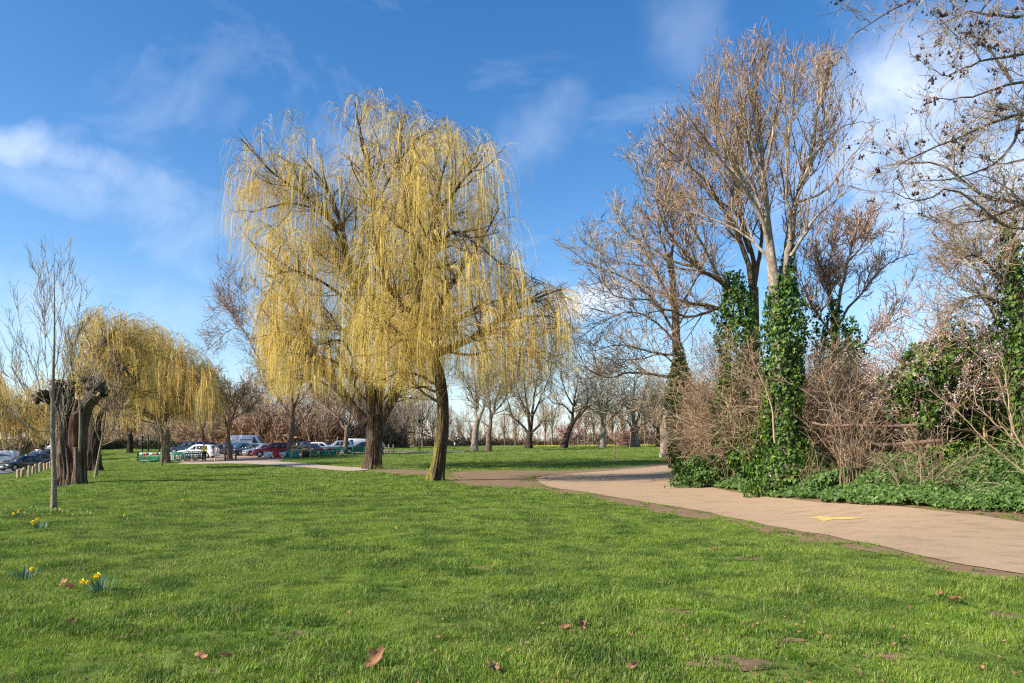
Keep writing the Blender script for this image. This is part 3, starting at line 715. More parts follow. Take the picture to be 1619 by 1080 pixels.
bw1 = ground(590, 741.5); YW1 = bw1[1]
L1 = [([(582, 668), (560, 648), (530, 610), (505, 575), (480, 520), (450, 450), (425, 400)], .36, .07, 2.5),
      ([(590, 668), (585, 600), (575, 520), (560, 440), (545, 360), (520, 290), (480, 245)], .34, .05, -1.5),
      ([(597, 668), (600, 580), (610, 500), (603, 400), (585, 300), (568, 215), (560, 165)], .36, .05, 1.),
      ([(601, 668), (632, 610), (655, 530), (662, 430), (650, 330), (632, 240), (645, 180)], .30, .05, 2.5),
      ([(558, 430), (522, 350), (480, 310), (430, 275), (380, 222)], .14, .03, -3.),
      ([(546, 370), (500, 330), (450, 318), (395, 335)], .11, .03, -2.),
      ([(604, 560), (660, 450), (710, 340), (735, 260), (760, 232)], .20, .04, 4.),
      ([(572, 500), (520, 455), (470, 430), (420, 440)], .12, .03, -4.),
      ([(590, 330), (620, 270), (660, 215), (690, 200)], .12, .03, -2.5),
      ([(602, 500), (560, 420), (500, 400), (450, 400)], .12, .03, 5.),
      ([(600, 655), (625, 630), (650, 590), (665, 565)], .14, .03, -1.5),
      ([(600, 620), (560, 590), (520, 570), (460, 560)], .12, .03, -3.5),
      ([(575, 520), (530, 520), (470, 500), (430, 500)], .12, .03, 4.)]
L1 += [([(585, 640), (560, 610), (575, 580), (590, 600)], .08, .03, -3.), ([(600, 640), (630, 600), (650, 570), (670, 590)], .08, .03, -3.), ([(545, 625), (505, 600), (470, 590), (430, 600)], .10, .03, 1.5), ([(600, 600), (560, 570), (540, 540), (500, 545)], .10, .03, -4.), ([(608, 590), (640, 560), (620, 520), (600, 480)], .10, .03, -4.),
       ([(520, 590), (480, 570), (440, 520), (415, 490)], .09, .03, -3.), ([(600, 560), (620, 540), (660, 520), (700, 500)], .12, .03, 3.), ([(500, 560), (450, 540), (420, 560)], .08, .03, 3.)]
env1 = [(360, 210), (400, 190), (470, 160), (540, 145), (600, 138), (660, 165), (720, 185), (800, 225), (800, 640), (400, 640), (395, 500), (410, 420), (360, 350)]
def floor1(st):
    u = st[:, 0]/st[:, 1]*F_PX+809.5; return np.interp(u, [370, 400, 430, 520, 600, 640, 700, 800], [12, 9.5, 4.2, 3.9, 3.2, 3.6, 4.2, 5])+0.
willow('weeping_willow', 'tallest golden weeping willow with thick ridged trunk forking low, behind the mossy one', 'willow tree', bw1,
       [(590, 741), (591, 720), (592, 695), (593, 672), (594, 655)], [.47, .45, .46, .50, .46], L1, YW1, 101, 600, 5000, 19500, (.5, 5.4), floor1, M['bark_willow'],
       group='golden weeping willows', envelope=env1, r=.0082, leaves=1)
bw2 = ground(689, 760.5); YW2 = bw2[1]
L2 = [([(665, 525), (658, 480), (668, 430), (688, 370), (690, 320), (702, 270), (712, 228)], .17, .03, 1.),
      ([(690, 335), (716, 305), (745, 270), (775, 235)], .10, .02, -1.5),
      ([(680, 563), (712, 550), (752, 532), (795, 505), (850, 474), (895, 462)], .17, .025, -1.),
      ([(660, 500), (632, 475), (610, 430), (598, 360)], .13, .03, -2.),
      ([(668, 530), (715, 450), (760, 390), (795, 330)], .13, .025, 2.),
      ([(688, 388), (722, 366), (760, 385), (800, 420)], .09, .02, -2.),
      ([(693, 610), (670, 598), (640, 590), (605, 602)], .07, .02, -1.2),
      ([(697, 622), (672, 612), (650, 610), (625, 575)], .06, .02, 1.5),
      ([(760, 528), (800, 520), (840, 545), (860, 560)], .07, .02, 1.),
      ([(700, 640), (650, 602), (640, 560), (650, 520)], .06, .02, 1.5),
      ([(680, 540), (740, 490), (800, 470), (840, 440)], .11, .02, 2.5),
      ([(682, 565), (665, 545), (640, 540), (615, 560)], .06, .02, -2.2), ([(670, 535), (690, 505), (715, 510), (730, 535)], .06, .02, -2.4), ([(662, 505), (650, 490), (625, 500), (600, 530)], .06, .02, -2.), ([(690, 575), (700, 540), (690, 520), (670, 520)], .05, .02, -1.6),
      ([(720, 548), (760, 530), (800, 530), (830, 560)], .07, .02, -2.), ([(700, 555), (740, 560), (780, 550), (810, 575)], .07, .02, -1.), ([(780, 512), (820, 480), (870, 455), (905, 470)], .06, .015, 1.5), ([(790, 508), (830, 500), (870, 500), (905, 520)], .05, .015, -1.5),
      ([(676, 420), (650, 360), (640, 300), (655, 250)], .09, .02, 1.5)]
env2 = [(560, 330), (620, 240), (680, 195), (740, 195), (800, 225), (812, 330), (825, 420), (870, 440), (915, 445), (915, 640), (560, 640)]
def floor2(st):
    u = st[:, 0]/st[:, 1]*F_PX+809.5; return np.interp(u, [560, 640, 670, 720, 740, 800, 840, 870, 920], [4.0, 3.6, 3.5, 3.4, 3.0, 3.2, 3.7, 4.2, 4.6])+0.
willow('weeping_willow', 'golden weeping willow with slim leaning trunk of yellow-green moss, beside the worn soil patch', 'willow tree', bw2,
       [(689, 761), (695, 720), (699, 680), (700, 640), (697, 610), (690, 580), (681, 560), (670, 535), (662, 510)], [.30, .26, .25, .25, .24, .23, .21, .20, .18], L2, YW2, 202, 360, 2700, 11500, (.4, 4.2), floor2, M['bark_dark'],
       group='golden weeping willows', tm=M['bark_mossy'], envelope=env2, r=.0056, len2=1.9, len3=1.1, leaves=2, ridge=.05)
# ------------------------------------------------------------------ generic bare tree from pixel guides
def bare_tree(name, label, base, trunk_px, tr_r, limbs_px, seed, n2=120, n3=700, n4=2500, len2=2.2, len3=1.1, len4=.5, bark_m=None, twig_m='twig_brown', rmin=.010,
              group=None, cat='tree', trop=.10, ridge=.04, sides=20, t0=.2, wander=.12, ang=(42, 12), nb=0, bsize=.02, lim_split=True, kink=.12, K3=6, flare=.5, bud_m='twig_red', t0l=.15, envelope=None):
    g = np.random.default_rng(seed); Y = base[1]; root = empty(name, tuple(base), label=label, cat=cat, group=group)
    tp = [W(p[0], p[1], Y+(p[2] if len(p) > 2 else 0)) for p in trunk_px]; tp[0] = np.array(base)
    trunk_mesh('trunk', tp, tr_r, bark_m, root, sides, 30, ridge=ridge, seed=seed, flare=flare)
    G = []; lgall = Geo()
    for pts, r0, r1, dy in limbs_px:
        P_, R_ = limbset([(PX(Y, pts, dy1=dy), r0, r1)], 18)
        wob = np.cumsum(g.normal(0, .022*np.linalg.norm(P_[0, -1]-P_[0, 0])/4, (1, 17, 3)), 1); P_[:, 1:] += wob
        G.append((P_[0], R_[0]))
        lg = Geo() if lim_split else lgall
        lg.tubes(P_, R_, 7, .5, seed)
        if lim_split: lg.obj('limb', bark_m, root, smooth=True)
    if not lim_split: lgall.obj('limbs', bark_m, root, smooth=True)
    lim = (np.stack([q[0] for q in G]), np.stack([q[1] for q in G]))
    l2 = spawn(lim, n2, g, t0, 1., ang, (len2, .5), 8, wander, (0, 0, trop), .55, rmin*1.6, .75, lenfall=.35, kink=kink)
    l3 = spawn(l2, n3, g, t0l, 1., ang, (len3, .5), K3, wander, (0, 0, trop), .6, rmin, .6, lenfall=.3, kink=kink)
    if envelope is not None:
        def keep(l):
            tip = l[0][:, -1]; k = in_poly(tip[:, 0]/tip[:, 1]*F_PX+809.5+g.normal(0, 16, len(tip)), HORIZ-(tip[:, 2]-EYE)/tip[:, 1]*F_PX+g.normal(0, 16, len(tip)), envelope); return l[0][k], l[1][k]
        l2 = keep(l2); l3 = keep(l3); n2, n3 = len(l2[0]), len(l3[0])
    b = Geo().tubes(l2[0], l2[1], 5 if Y < 22 else 3, g.random(n2), seed+1); b.tubes(l3[0], l3[1], 3, g.random(n3), seed+2) if Y < 22 else b.ribbons(l3[0], l3[1], g.random(n3), seed+2)
    b.obj('branches', M[twig_m], root, kind='stuff')
    if n4:
        l4 = spawn(l3, n4, g, .1, 1., (40, 14), (len4, .5), 4, wander*1.2, (0, 0, trop*.8), .7, rmin*.75, .5)
        tw = Geo().ribbons(l4[0], l4[1], g.random(n4), seed+3)
        if nb: V, F_, T = buds(l4[0], g, nb, bsize); tw.put(V, F_, T)
        tw.obj('twigs', M[twig_m if not nb else bud_m], root, kind='stuff')
    place_children(root); return root

def sh(pts, dx, dy=0, sx=1., sy=1., ox=0, oy=0): return [(ox+(p[0]-ox)*sx+dx, oy+(p[1]-oy)*sy+dy) for p in pts]

# ---------- near sapling on the left
b = ground(85, 806)
bare_tree('sapling', 'tall slender bare sapling with pale lichened trunk, in front of the hollow dead willow stump', b,
          [(85, 806), (85.5, 760), (84, 710), (83, 660), (84, 600), (86, 540), (86, 470), (85, 400)], [.068, .055, .050, .043, .028, .018, .010, .004],
          [([(82, 682), (50, 675), (15, 645), (-20, 600)], 0.0109, .0028, -.8), ([(83, 668), (55, 640), (25, 590), (15, 540)], 0.0122, .0028, .5),
           ([(83, 655), (60, 600), (40, 540), (30, 490)], 0.0122, .0028, -.6), ([(83, 660), (110, 610), (125, 550), (133, 480)], 0.0136, .0028, .4),
           ([(83, 650), (100, 590), (120, 530), (140, 500)], 0.0109, .0028, -.8), ([(84, 640), (130, 610), (150, 570), (165, 530)], 0.0095, .0028, .8),
           ([(84, 640), (70, 570), (62, 500), (55, 460)], 0.0095, .0028, .3), ([(84, 600), (100, 530), (112, 470), (118, 430)], 0.0088, .0028, -.3),
           ([(85, 560), (70, 510), (62, 460), (58, 430)], 0.0068, .0028, -.3), ([(86, 520), (96, 470), (102, 430), (104, 410)], 0.0061, .0028, .2),
           ([(86, 500), (78, 460), (74, 425)], 0.0054, .0028, .2), ([(84, 672), (120, 650), (145, 620), (160, 600)], 0.0082, .0028, .9),
           ([(83, 648), (40, 610), (5, 590), (-15, 560)], 0.0082, .0028, .4), ([(83, 690), (100, 660), (108, 620), (112, 560)], 0.0095, .0028, -.9)],
          301, 170, 560, 900, .75, .35, .18, M['bark_sapling'], 'twig_grey', .0030, trop=.22, ridge=.01, ang=(34, 9), kink=.05, lim_split=True, sides=16, wander=.05, flare=.25)

# ---------- hollow pollarded willow
def pollard():
    g = np.random.default_rng(5); B = ground(114, 767.5); Y = B[1]; root = empty('willow_stump', tuple(B), label='hollow dead willow stump with split reddish heart and knobbly sawn head', cat='tree stump')
    def at(px, py, dy=0): return W(px, py, Y+dy)
    # left shell
    trunk_mesh('trunk', [tuple(at(108, 768)), at(107, 740), at(104, 700), at(100, 660), at(92, 635), at(90, 612, -.1)], [.37, .35, .34, .32, .28, .22], M['bark_pollard'], root, 72, 60, ridge=.24, nr=14, seed=3, flare=.22)
    trunk_mesh('limb', [tuple(at(124, 767, .25)), at(126, 735, .2), at(127, 700, .15), at(129, 665, .1), at(137, 640, 0), at(152, 620, 0), at(160, 611)], [.24, .22, .22, .22, .25, .26, .22], M['bark_pollard'], root, 60, 56, ridge=.24, nr=13, seed=6, flare=.2)
    trunk_mesh('limb', [tuple(at(105, 690, .1)), at(96, 650, .1), at(82, 632), at(66, 628), at(58, 626)], [.26, .25, .24, .22, .16], M['bark_dark'], root, 26, 30, ridge=.14, nr=8, seed=8, flare=0)
    trunk_mesh('limb', [tuple(at(104, 680, .3)), at(107, 645, .2), at(110, 620, .1), at(111, 606)], [.26, .25, .22, .16], M['bark_dark'], root, 26, 30, ridge=.13, nr=8, seed=9, flare=0)
    trunk_mesh('heartwood', [tuple(at(118, 740, -.05)), at(117, 700, -.12), at(120, 655, -.15), at(124, 632, -.1)], [.20, .20, .19, .12], M['bark_heart'], root, 20, 30, ridge=.25, nr=9, seed=12, flare=0)
    trunk_mesh('bark_strip', [tuple(at(126, 706, -.32)), at(127, 680, -.33), at(126.5, 650, -.3), at(125, 630, -.25)], [.05, .055, .05, .03], M['bark_sapling'], root, 10, 20, ridge=.1, seed=14, flare=0)
    trunk_mesh('snag', [tuple(at(121, 768, -.25)), at(122, 730, -.28), at(121, 707, -.28)], [.17, .14, .13], M['bark_pollard'], root, 20, 24, ridge=.2, nr=8, seed=15, flare=.3)
    kn = [(160, 611, .17), (150, 605, .18), (142, 612, .15), (165, 622, .14), (153, 628, .17), (140, 630, .15), (60, 627, .15), (70, 622, .16), (78, 632, .14), (90, 612, .17), (84, 604, .12), (97, 606, .13), (110, 606, .15), (113, 616, .13), (58, 636, .11), (133, 600, .10), (147, 598, .11)]
    for px, py, r in kn:
        c = at(px, py, g.uniform(-.3, .2)); gg = Geo(); a = np.linspace(0, 2*math.pi, 12, endpoint=False); ph = np.linspace(0, math.pi, 8)
        V = np.array([[(math.sin(p)*math.cos(q), math.sin(p)*math.sin(q), math.cos(p)) for q in a] for p in ph]).reshape(-1, 3)
        V *= np.array([1+.9*mnoise.noise(Vector(v)*2.4+Vector(c)) for v in V])[:, None]*r
        i = (np.arange(7)*12)[:, None]; j = np.arange(12)[None]; j2 = (j+1) % 12
        gg.put(V+c, np.stack([i+j, i+12+j, i+12+j2, i+j2], -1).reshape(-1, 4)); gg.obj('burl', M['bark_pollard' if r > .145 else 'bark_dark'], root)
        # sawn stubs
        for q in range(g.integers(3, 6)):
            d = unit(np.array([g.normal()*.8+(px-112)*.02, g.normal()*.8-.4, g.uniform(-.1, .9)])); e = c+d*(r+g.uniform(.05, .20)); rr = g.uniform(.03, .06)
            st = Geo().tubes(np.stack([c+d*r*.4, (c+e)/2+d*.03, e])[None], np.array([[rr*1.3, rr, rr]]), 8, .5, int(px+q), cap=True); st.obj('sawn_stub', M['cut_wood'] if q == 0 else M['bark_pollard'], root)
    place_children(root)
pollard()

# second thick trunk right behind it carries the golden crown
def crown_willow(name, label, B, trunk_px, tr, limbs, seed, n2, n3, nstr, lens, fl, env=None, r=.02, len2=2.6, len3=1.6, bm='bark_dark', grp='golden willows by the road', leaves=2):
    return willow(name, label, 'willow tree', B, trunk_px, tr, limbs, B[1], seed, n2, n3, nstr, lens, fl, M[bm], group=grp, str_m='strand_far', r=r, len2=len2, len3=len3, envelope=env, leaves=leaves)
B = ground(149, 746)
crown_willow('willow', 'golden willow with thick rough trunk standing just behind the hollow stump, under its arching crown', B,
             [(149, 746), (149, 725), (150, 700), (152, 680)], [.42, .40, .38, .34],
             [([(152, 690), (165, 650), (190, 620), (225, 600)], .20, .05, 4), ([(150, 690), (140, 630), (150, 570), (175, 530), (205, 510)], .20, .04, 3),
              ([(190, 590), (180, 560), (176, 530), (160, 500)], .10, .03, 5), ([(150, 690), (120, 620), (110, 560), (130, 510)], .14, .03, 2), ([(215, 605), (190, 580), (150, 560)], .08, .03, 3)],
             411, 200, 1400, 3600, (1., 3.6), lambda s: np.full(len(s), 3.2), env=[(100, 520), (150, 480), (215, 490), (290, 530), (330, 600), (330, 690), (100, 690)], r=.011)
B = ground(262, 732)
gw_floor = lambda s: np.interp(s[:, 0]/s[:, 1]*F_PX+809.5, [130, 200, 260, 330, 350, 370], [2.4, 2.6, 3.0, 1.8, 1.4, 1.6])
crown_willow('willow', 'wide golden weeping willow with pale trunk, its curtain hanging over the parked cars', B,
             [(262, 732), (262, 715), (263, 695), (262, 680)], [.36, .33, .33, .32],
             [([(262, 688), (250, 665), (235, 650), (220, 640), (200, 630)], .24, .10, -3), ([(262, 688), (270, 650), (290, 630), (310, 620)], .24, .06, 3),
              ([(262, 685), (255, 640), (250, 600), (245, 560), (240, 530)], .22, .05, 2), ([(222, 640), (200, 625), (180, 610), (172, 590), (178, 560)], .16, .04, -2),
              ([(285, 632), (310, 600), (330, 590), (345, 600)], .12, .04, -2), ([(250, 600), (280, 560), (310, 560)], .10, .03, -3), ([(245, 580), (210, 550), (190, 530)], .10, .03, 3),
              ([(300, 620), (330, 610), (345, 625)], .10, .03, 3), ([(262, 660), (230, 600), (215, 560)], .12, .03, 5), ([(255, 640), (285, 600), (320, 580)], .12, .03, 6)],
             412, 340, 2400, 6800, (1.5, 6.5), gw_floor, env=[(150, 560), (185, 510), (240, 500), (300, 540), (350, 580), (365, 720), (150, 720)], r=.015, len2=3.4, len3=2., bm='bark_plane')
B = ground(205, 716)
crown_willow('willow', 'golden willow set back between the leaning sapling and the dark hedge', B,
             [(205, 716), (206, 700), (205, 685)], [.34, .32, .3], [([(205, 690), (190, 640), (170, 600), (160, 560)], .2, .05, 2), ([(205, 690), (215, 640), (230, 590), (240, 560)], .2, .05, -2), ([(205, 680), (240, 640), (270, 610)], .15, .05, 3), ([(205, 680), (170, 650), (140, 620)], .15, .05, 3)],
             413, 140, 1100, 4000, (2., 6.), lambda s: np.full(len(s), 3.), env=None, r=.022, len2=3.5, len3=2.2, leaves=2)
# golden willows across the road
for k, (px, Y, top, sd_) in enumerate([(-40, 92, 600, 1), (30, 118, 612, 2), (-120, 80, 560, 3), (62, 165, 640, 4), (105, 175, 640, 5), (150, 190, 650, 6)]):
    x = (px-809.5)/F_PX*Y
    B = np.array((x, Y, H(x, Y))); by = HORIZ-(B[2]-EYE)/Y*F_PX; hgt = by-top
    g_ = (lambda B_: (lambda s: np.full(len(s), B_[2]+1.6)))(B)
    lab = ['golden weeping willow across the road behind the white van, at the picture edge', 'golden weeping willow overhanging the far pavement, behind the dark cars', 'golden willow outside the crown of the others across the road', 'small golden willow above the road where it climbs away', 'golden willow beyond the hollow stump where the road vanishes', 'far golden willow seen behind the leaning sapling'][k]
    crown_willow('willow', lab, B, [(px, by), (px+1, by-hgt*.2), (px, by-hgt*.35)], [.4, .36, .3],
                 [([(px, by-hgt*.3), (px-hgt*.15, by-hgt*.6), (px-hgt*.3, by-hgt*.8)], .2, .05, 2), ([(px, by-hgt*.3), (px+hgt*.1, by-hgt*.6), (px+hgt*.12, by-hgt*.92)], .2, .05, -2),
                  ([(px, by-hgt*.3), (px+hgt*.25, by-hgt*.5), (px+hgt*.4, by-hgt*.7)], .2, .05, -1), ([(px, by-hgt*.3), (px-hgt*.35, by-hgt*.5), (px-hgt*.5, by-hgt*.62)], .2, .05, 1)],
                 420+k, 80, 500, 2200, (2., 6.), g_, r=.030 if Y < 130 else .050, len2=3., len3=2.2, grp='golden willows across the road', leaves=1)

# leaning staked sapling
B = ground(151, 756)
bare_tree('sapling', 'leaning young bare tree just right of the hollow stump', B, [(151, 756), (154, 735), (158, 712), (162, 690), (166, 655), (170, 600)], [.085, .06, .05, .045, .03, .01],
          [([(161, 700), (150, 680), (140, 655), (137, 630)], .03, .006, -.5), ([(162, 700), (180, 680), (190, 660), (196, 640)], .028, .006, .5), ([(163, 690), (158, 650), (155, 610)], .03, .006, .5), ([(163, 690), (176, 650), (182, 610), (184, 590)], .03, .006, -.5), ([(162, 704), (185, 695), (200, 675)], .02, .005, -.4)],
          302, 80, 420, 600, 1.0, .6, .3, M['bark_sapling'], 'twig_brown', .008, trop=.2, ridge=.01, ang=(34, 9), flare=.3)
B = ground(256.5, 738)
bare_tree('sapling', 'short thin sapling in front of the pale willow trunk and green barrier', B, [(256.5, 738), (256.5, 725), (256, 710), (255, 690), (254, 670)], [.07, .05, .045, .035, .01],
          [([(256, 705), (250, 690), (243, 675)], .03, .008, -.5), ([(256, 700), (262, 685), (266, 670)], .03, .008, .5)], 303, 40, 160, 0, .9, .5, .3, M['bark_plane'], 'twig_brown', .012, trop=.2, ridge=.01, flare=.2)

# ---------- trees round the car park
B = ground(363, 727)
bare_tree('bare_tree', 'small dark bare tree at the car park edge beside the pedestrian in white', B, [(363, 727), (363, 705), (361, 690), (361, 672)], [.26, .2, .18, .16],
          [([(361, 680), (352, 650), (345, 625), (340, 600)], .10, .02, 2), ([(361, 678), (370, 655), (380, 635), (396, 605)], .11, .02, -2), ([(361, 675), (362, 640), (365, 610)], .09, .02, 1), ([(365, 665), (385, 650), (400, 640)], .07, .02, 2), ([(358, 670), (340, 660), (330, 640)], .06, .02, -2)],
          501, 90, 560, 1500, 1.9, 1.1, .6, M['bark_plane'], 'twig_brown', .018, trop=.08)
B = ground(459, 723)
bare_tree('bare_tree', 'tall bare plane tree with flaking trunk, between the red car and the tan work frame', B, [(456, 723), (458, 705), (461, 690), (463, 672), (462, 655), (460, 640)], [.36, .30, .28, .27, .24, .2],
          [([(460, 660), (440, 620), (410, 560), (380, 510), (350, 470)], .17, .02, 3), ([(462, 655), (455, 590), (440, 530), (425, 470), (400, 440)], .18, .02, -2), ([(462, 655), (480, 600), (500, 550), (520, 500)], .16, .02, 2),
           ([(468, 678), (480, 662), (492, 645), (500, 620)], .12, .03, -1), ([(395, 530), (370, 520), (345, 540), (335, 550)], .05, .015, 0), ([(385, 515), (360, 490), (340, 500)], .06, .015, 1), ([(370, 495), (362, 460), (365, 435)], .05, .015, 1), ([(458, 610), (430, 560), (400, 500), (375, 455)], .1, .015, -3),
           ([(455, 640), (430, 622), (400, 618)], .06, .02, 2), ([(470, 640), (500, 600), (540, 570)], .08, .02, 4)],
          502, 200, 1500, 4200, 2.6, 1.5, .8, M['bark_plane'], 'twig_red', .014, trop=.08)
B = ground(545, 717.5)
bare_tree('bare_tree', 'bare plane tree with a stout short trunk, between the barriers and the thick forked willow', B, [(545, 717.5), (547, 700), (548, 685), (549, 673)], [.36, .28, .26, .25],
          [([(548, 680), (538, 668), (534, 650), (530, 620)], .15, .03, 2), ([(549, 678), (553, 655), (551, 630), (548, 590)], .15, .03, -2), ([(550, 676), (560, 660), (566, 640), (575, 600)], .13, .03, 2), ([(536, 662), (515, 640), (500, 610)], .09, .03, 3)],
          503, 100, 700, 2000, 2.4, 1.4, .8, M['bark_plane'], 'twig_brown', .018, trop=.06)
B = ground(322, 716)
bare_tree('bare_tree', 'dark bare trunk behind the man in the yellow vest', B, [(322, 722), (322, 705), (321, 690), (320, 675)], [.26, .22, .2, .18],
          [([(320, 680), (310, 640), (305, 610)], .1, .03, 1), ([(321, 680), (330, 640), (335, 600)], .1, .03, 1)], 504, 50, 260, 600, 2.4, 1.4, .8, M['bark_dark'], 'twig_brown', .02)
# ------------------------------------------------------------------ ivy, shrubs and trees on the right of the path
def kites(C, Nn, size, g, jit=.55, fold=.18, wide=.42):
    """small broad leaves folded on the midrib; C centres, Nn facing"""
    n = len(C); nn = unit(Nn+g.normal(0, jit, (n, 3))); up = np.array([[0, 0, -1.]])+g.normal(0, .5, (n, 3)); t = unit(up-(up*nn).sum(1, keepdims=True)*nn); s = np.cross(nn, t)
    L = (size*g.uniform(.4, 1.35, n))[:, None]
    v = [C-t*L*.35+nn*0, C-t*L*.28+s*L*wide+nn*L*fold, C+t*L*.15+s*L*wide*.72+nn*L*fold*.8, C+t*L*.62, C+t*L*.15-s*L*wide*.72+nn*L*fold*.8, C-t*L*.28-s*L*wide+nn*L*fold]
    V = np.stack(v, 1).reshape(-1, 3); b_ = np.arange(n)[:, None]*6
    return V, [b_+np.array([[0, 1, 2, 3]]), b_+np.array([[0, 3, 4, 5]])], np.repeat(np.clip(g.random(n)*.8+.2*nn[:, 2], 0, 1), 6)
def ivy_column(pts, rad, n, size, g, lumps=.35, droop=0.):
    P = resample(pts, 60); rr = np.interp(np.linspace(0, 1, 60), np.linspace(0, 1, len(rad)), rad)
    # density follows radius
    wgt = rr/rr.sum(); i = g.choice(59, n, p=wgt[:59]/wgt[:59].sum()); f = g.random(n)[:, None]; c = P[i]*(1-f)+P[i+1]*f; r = rr[i]
    a = g.random(n)*2*math.pi; d = np.stack([np.cos(a), np.sin(a), g.normal(0, .15, n)], -1)
    lm = np.array([mnoise.noise(Vector((x[0]*1.2+math.cos(q)*1.3, x[1]*1.2+math.sin(q)*1.3, x[2]*1.1)))+.6*mnoise.noise(Vector((math.cos(q)*3.5, math.sin(q)*3.5, x[2]*3))) for x, q in zip(c, a)])
    R_ = r*(1+lumps*lm*1.5)*(1-.35*g.random(n)**2)
    return c+d*R_[:, None], d
def shrub(name, label, base, n_st, h, spread, seed, m='twig_tan', n2=200, len2=.6, n3=0, len3=.3, r0=.014, rmin=.005, droop=-.10, group=None, cat='shrub', lean=(0, 0), area=.3, kink=.05, K=9, stuff=False):
    g = np.random.default_rng(seed); root = empty(name, tuple(base), label=label, cat=cat, group=group); B = np.asarray(base)
    st = B+np.column_stack([g.normal(0, area, n_st), g.normal(0, area*.7, n_st), np.zeros(n_st)]); az = g.random(n_st)*2*math.pi
    d = np.column_stack([np.cos(az)*spread*g.random(n_st)+lean[0], np.sin(az)*spread*g.random(n_st)+lean[1], np.ones(n_st)]); d = unit(d)
    L = h*g.uniform(.5, 1.1, n_st); P = np.empty((n_st, K, 3)); P[:, 0] = st; hd = unit(np.column_stack([d[:, :2], np.zeros(n_st)])+1e-6)
    for k in range(1, K):
        d = unit(d+g.normal(0, kink, (n_st, 3))+np.array([0, 0, droop])*(k/K)*2*g.uniform(.3, 1.2, (n_st, 1))); P[:, k] = P[:, k-1]+d*(L/(K-1))[:, None]
    Rr = np.linspace(1, .3, K)[None]*r0*g.uniform(.5, 1.2, (n_st, 1)); Rr = np.maximum(Rr, rmin)
    Geo().tubes(P, Rr, 5, g.random(n_st), seed).obj('stems', M[m], root, kind='stuff')
    tg = Geo(); l2 = spawn((P, Rr), n2, g, .25, 1., (42, 14), (len2, .5), 6, .12, (0, 0, .03), .6, rmin*.8, .5, kink=kink); (tg.ribbons(l2[0], l2[1], g.random(n2), seed+1) if n2 > 500 else tg.tubes(l2[0], l2[1], 3, g.random(n2), seed+1))
    if n3: l3 = spawn(l2, n3, g, .1, 1., (48, 18), (len3, .5), 4, .18, (0, 0, .0), .7, rmin*.7, .5); tg.ribbons(l3[0], l3[1], g.random(n3), seed+2)
    tg.obj('twigs', M[m], root, kind='stuff'); place_children(root); return root

gI = np.random.default_rng(77)
# A: pale trunk wrapped in ivy, tallest tree on the right
BA = ground(1243, 784); YA = BA[1]+.6; BA[1] = YA
bare_tree('ivy_clad_tree', 'tallest bare tree on the right, pale trunk wrapped in thick glossy ivy beside the path', BA,
          [(1243, 786), (1241, 700), (1236, 600), (1229, 520), (1223, 440), (1216, 380), (1211, 330)], [.30, .26, .22, .19, .16, .13, .09],
          [([(1216, 395), (1200, 340), (1165, 285), (1110, 225), (1068, 180)], .07, .010, -1.5), ([(1211, 335), (1208, 260), (1204, 180), (1203, 110), (1200, 65)], .08, .010, .5),
           ([(1236, 520), (1243, 440), (1250, 360), (1262, 280), (1285, 180), (1312, 95)], .11, .012, 1.2), ([(1250, 405), (1280, 355), (1315, 320), (1352, 292)], .06, .010, -1.), ([(1262, 300), (1295, 240), (1335, 200), (1370, 190)], .05, .008, .8),
           ([(1205, 350), (1170, 260), (1130, 170), (1106, 108)], .06, .008, -.8), ([(1211, 320), (1185, 220), (1160, 140), (1150, 92)], .055, .008, 1.2), ([(1208, 280), (1225, 200), (1235, 130), (1250, 80)], .05, .008, -.6),
           ([(1250, 380), (1245, 280), (1250, 180), (1262, 100)], .055, .008, -1.2), ([(1222, 420), (1180, 370), (1120, 340), (1070, 330)], .05, .008, 1.5), ([(1285, 190), (1305, 140), (1325, 110), (1335, 90)], .03, .006, .5),
           ([(1262, 320), (1310, 300), (1345, 250), (1380, 225)], .04, .007, -.8), ([(1213, 370), (1190, 300), (1140, 230), (1090, 150)], .055, .008, 2.), ([(1210, 300), (1175, 200), (1180, 120), (1188, 75)], .05, .007, .2),
           ([(1255, 340), (1280, 260), (1300, 180), (1290, 110)], .045, .007, 1.8)],
          601, 230, 1300, 3600, 1.6, .75, .30, M['bark_pale'], 'twig_brown', .0065, trop=.17, ang=(30, 10), nb=2600, bsize=.019, kink=.09, wander=.07, envelope=[(1010, 640), (1000, 260), (1060, 165), (1100, 108), (1150, 72), (1210, 45), (1280, 62), (1330, 78), (1345, 130), (1375, 200), (1350, 300), (1340, 640)])
rootA = [o for o in COL.objects if o.name.startswith('ivy_clad_tree') and o.parent is None][-1]
def add_ivy(root, specs, size, g, m='ivy', name='ivy'):
    gg = Geo()
    for pts, rad, n in specs:
        C, D = ivy_column(pts, rad, n, size, g); V, F_, T = kites(C, D, size, g); gg.put(V, F_, T)
        # ivy stems and inner dark leaves fill the column
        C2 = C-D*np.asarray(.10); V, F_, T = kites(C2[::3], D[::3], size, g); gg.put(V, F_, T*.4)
    o = gg.obj(name, M[m], root, kind='stuff'); place_children(root); return o
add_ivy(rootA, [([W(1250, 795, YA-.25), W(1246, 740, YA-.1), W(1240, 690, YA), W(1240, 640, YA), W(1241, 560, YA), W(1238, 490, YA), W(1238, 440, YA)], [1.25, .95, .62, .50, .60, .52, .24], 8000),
                ([W(1238, 470, YA), W(1245, 420, YA+.2), W(1250, 380, YA+.2)], [.34, .22, .10], 500)], .105, gI)
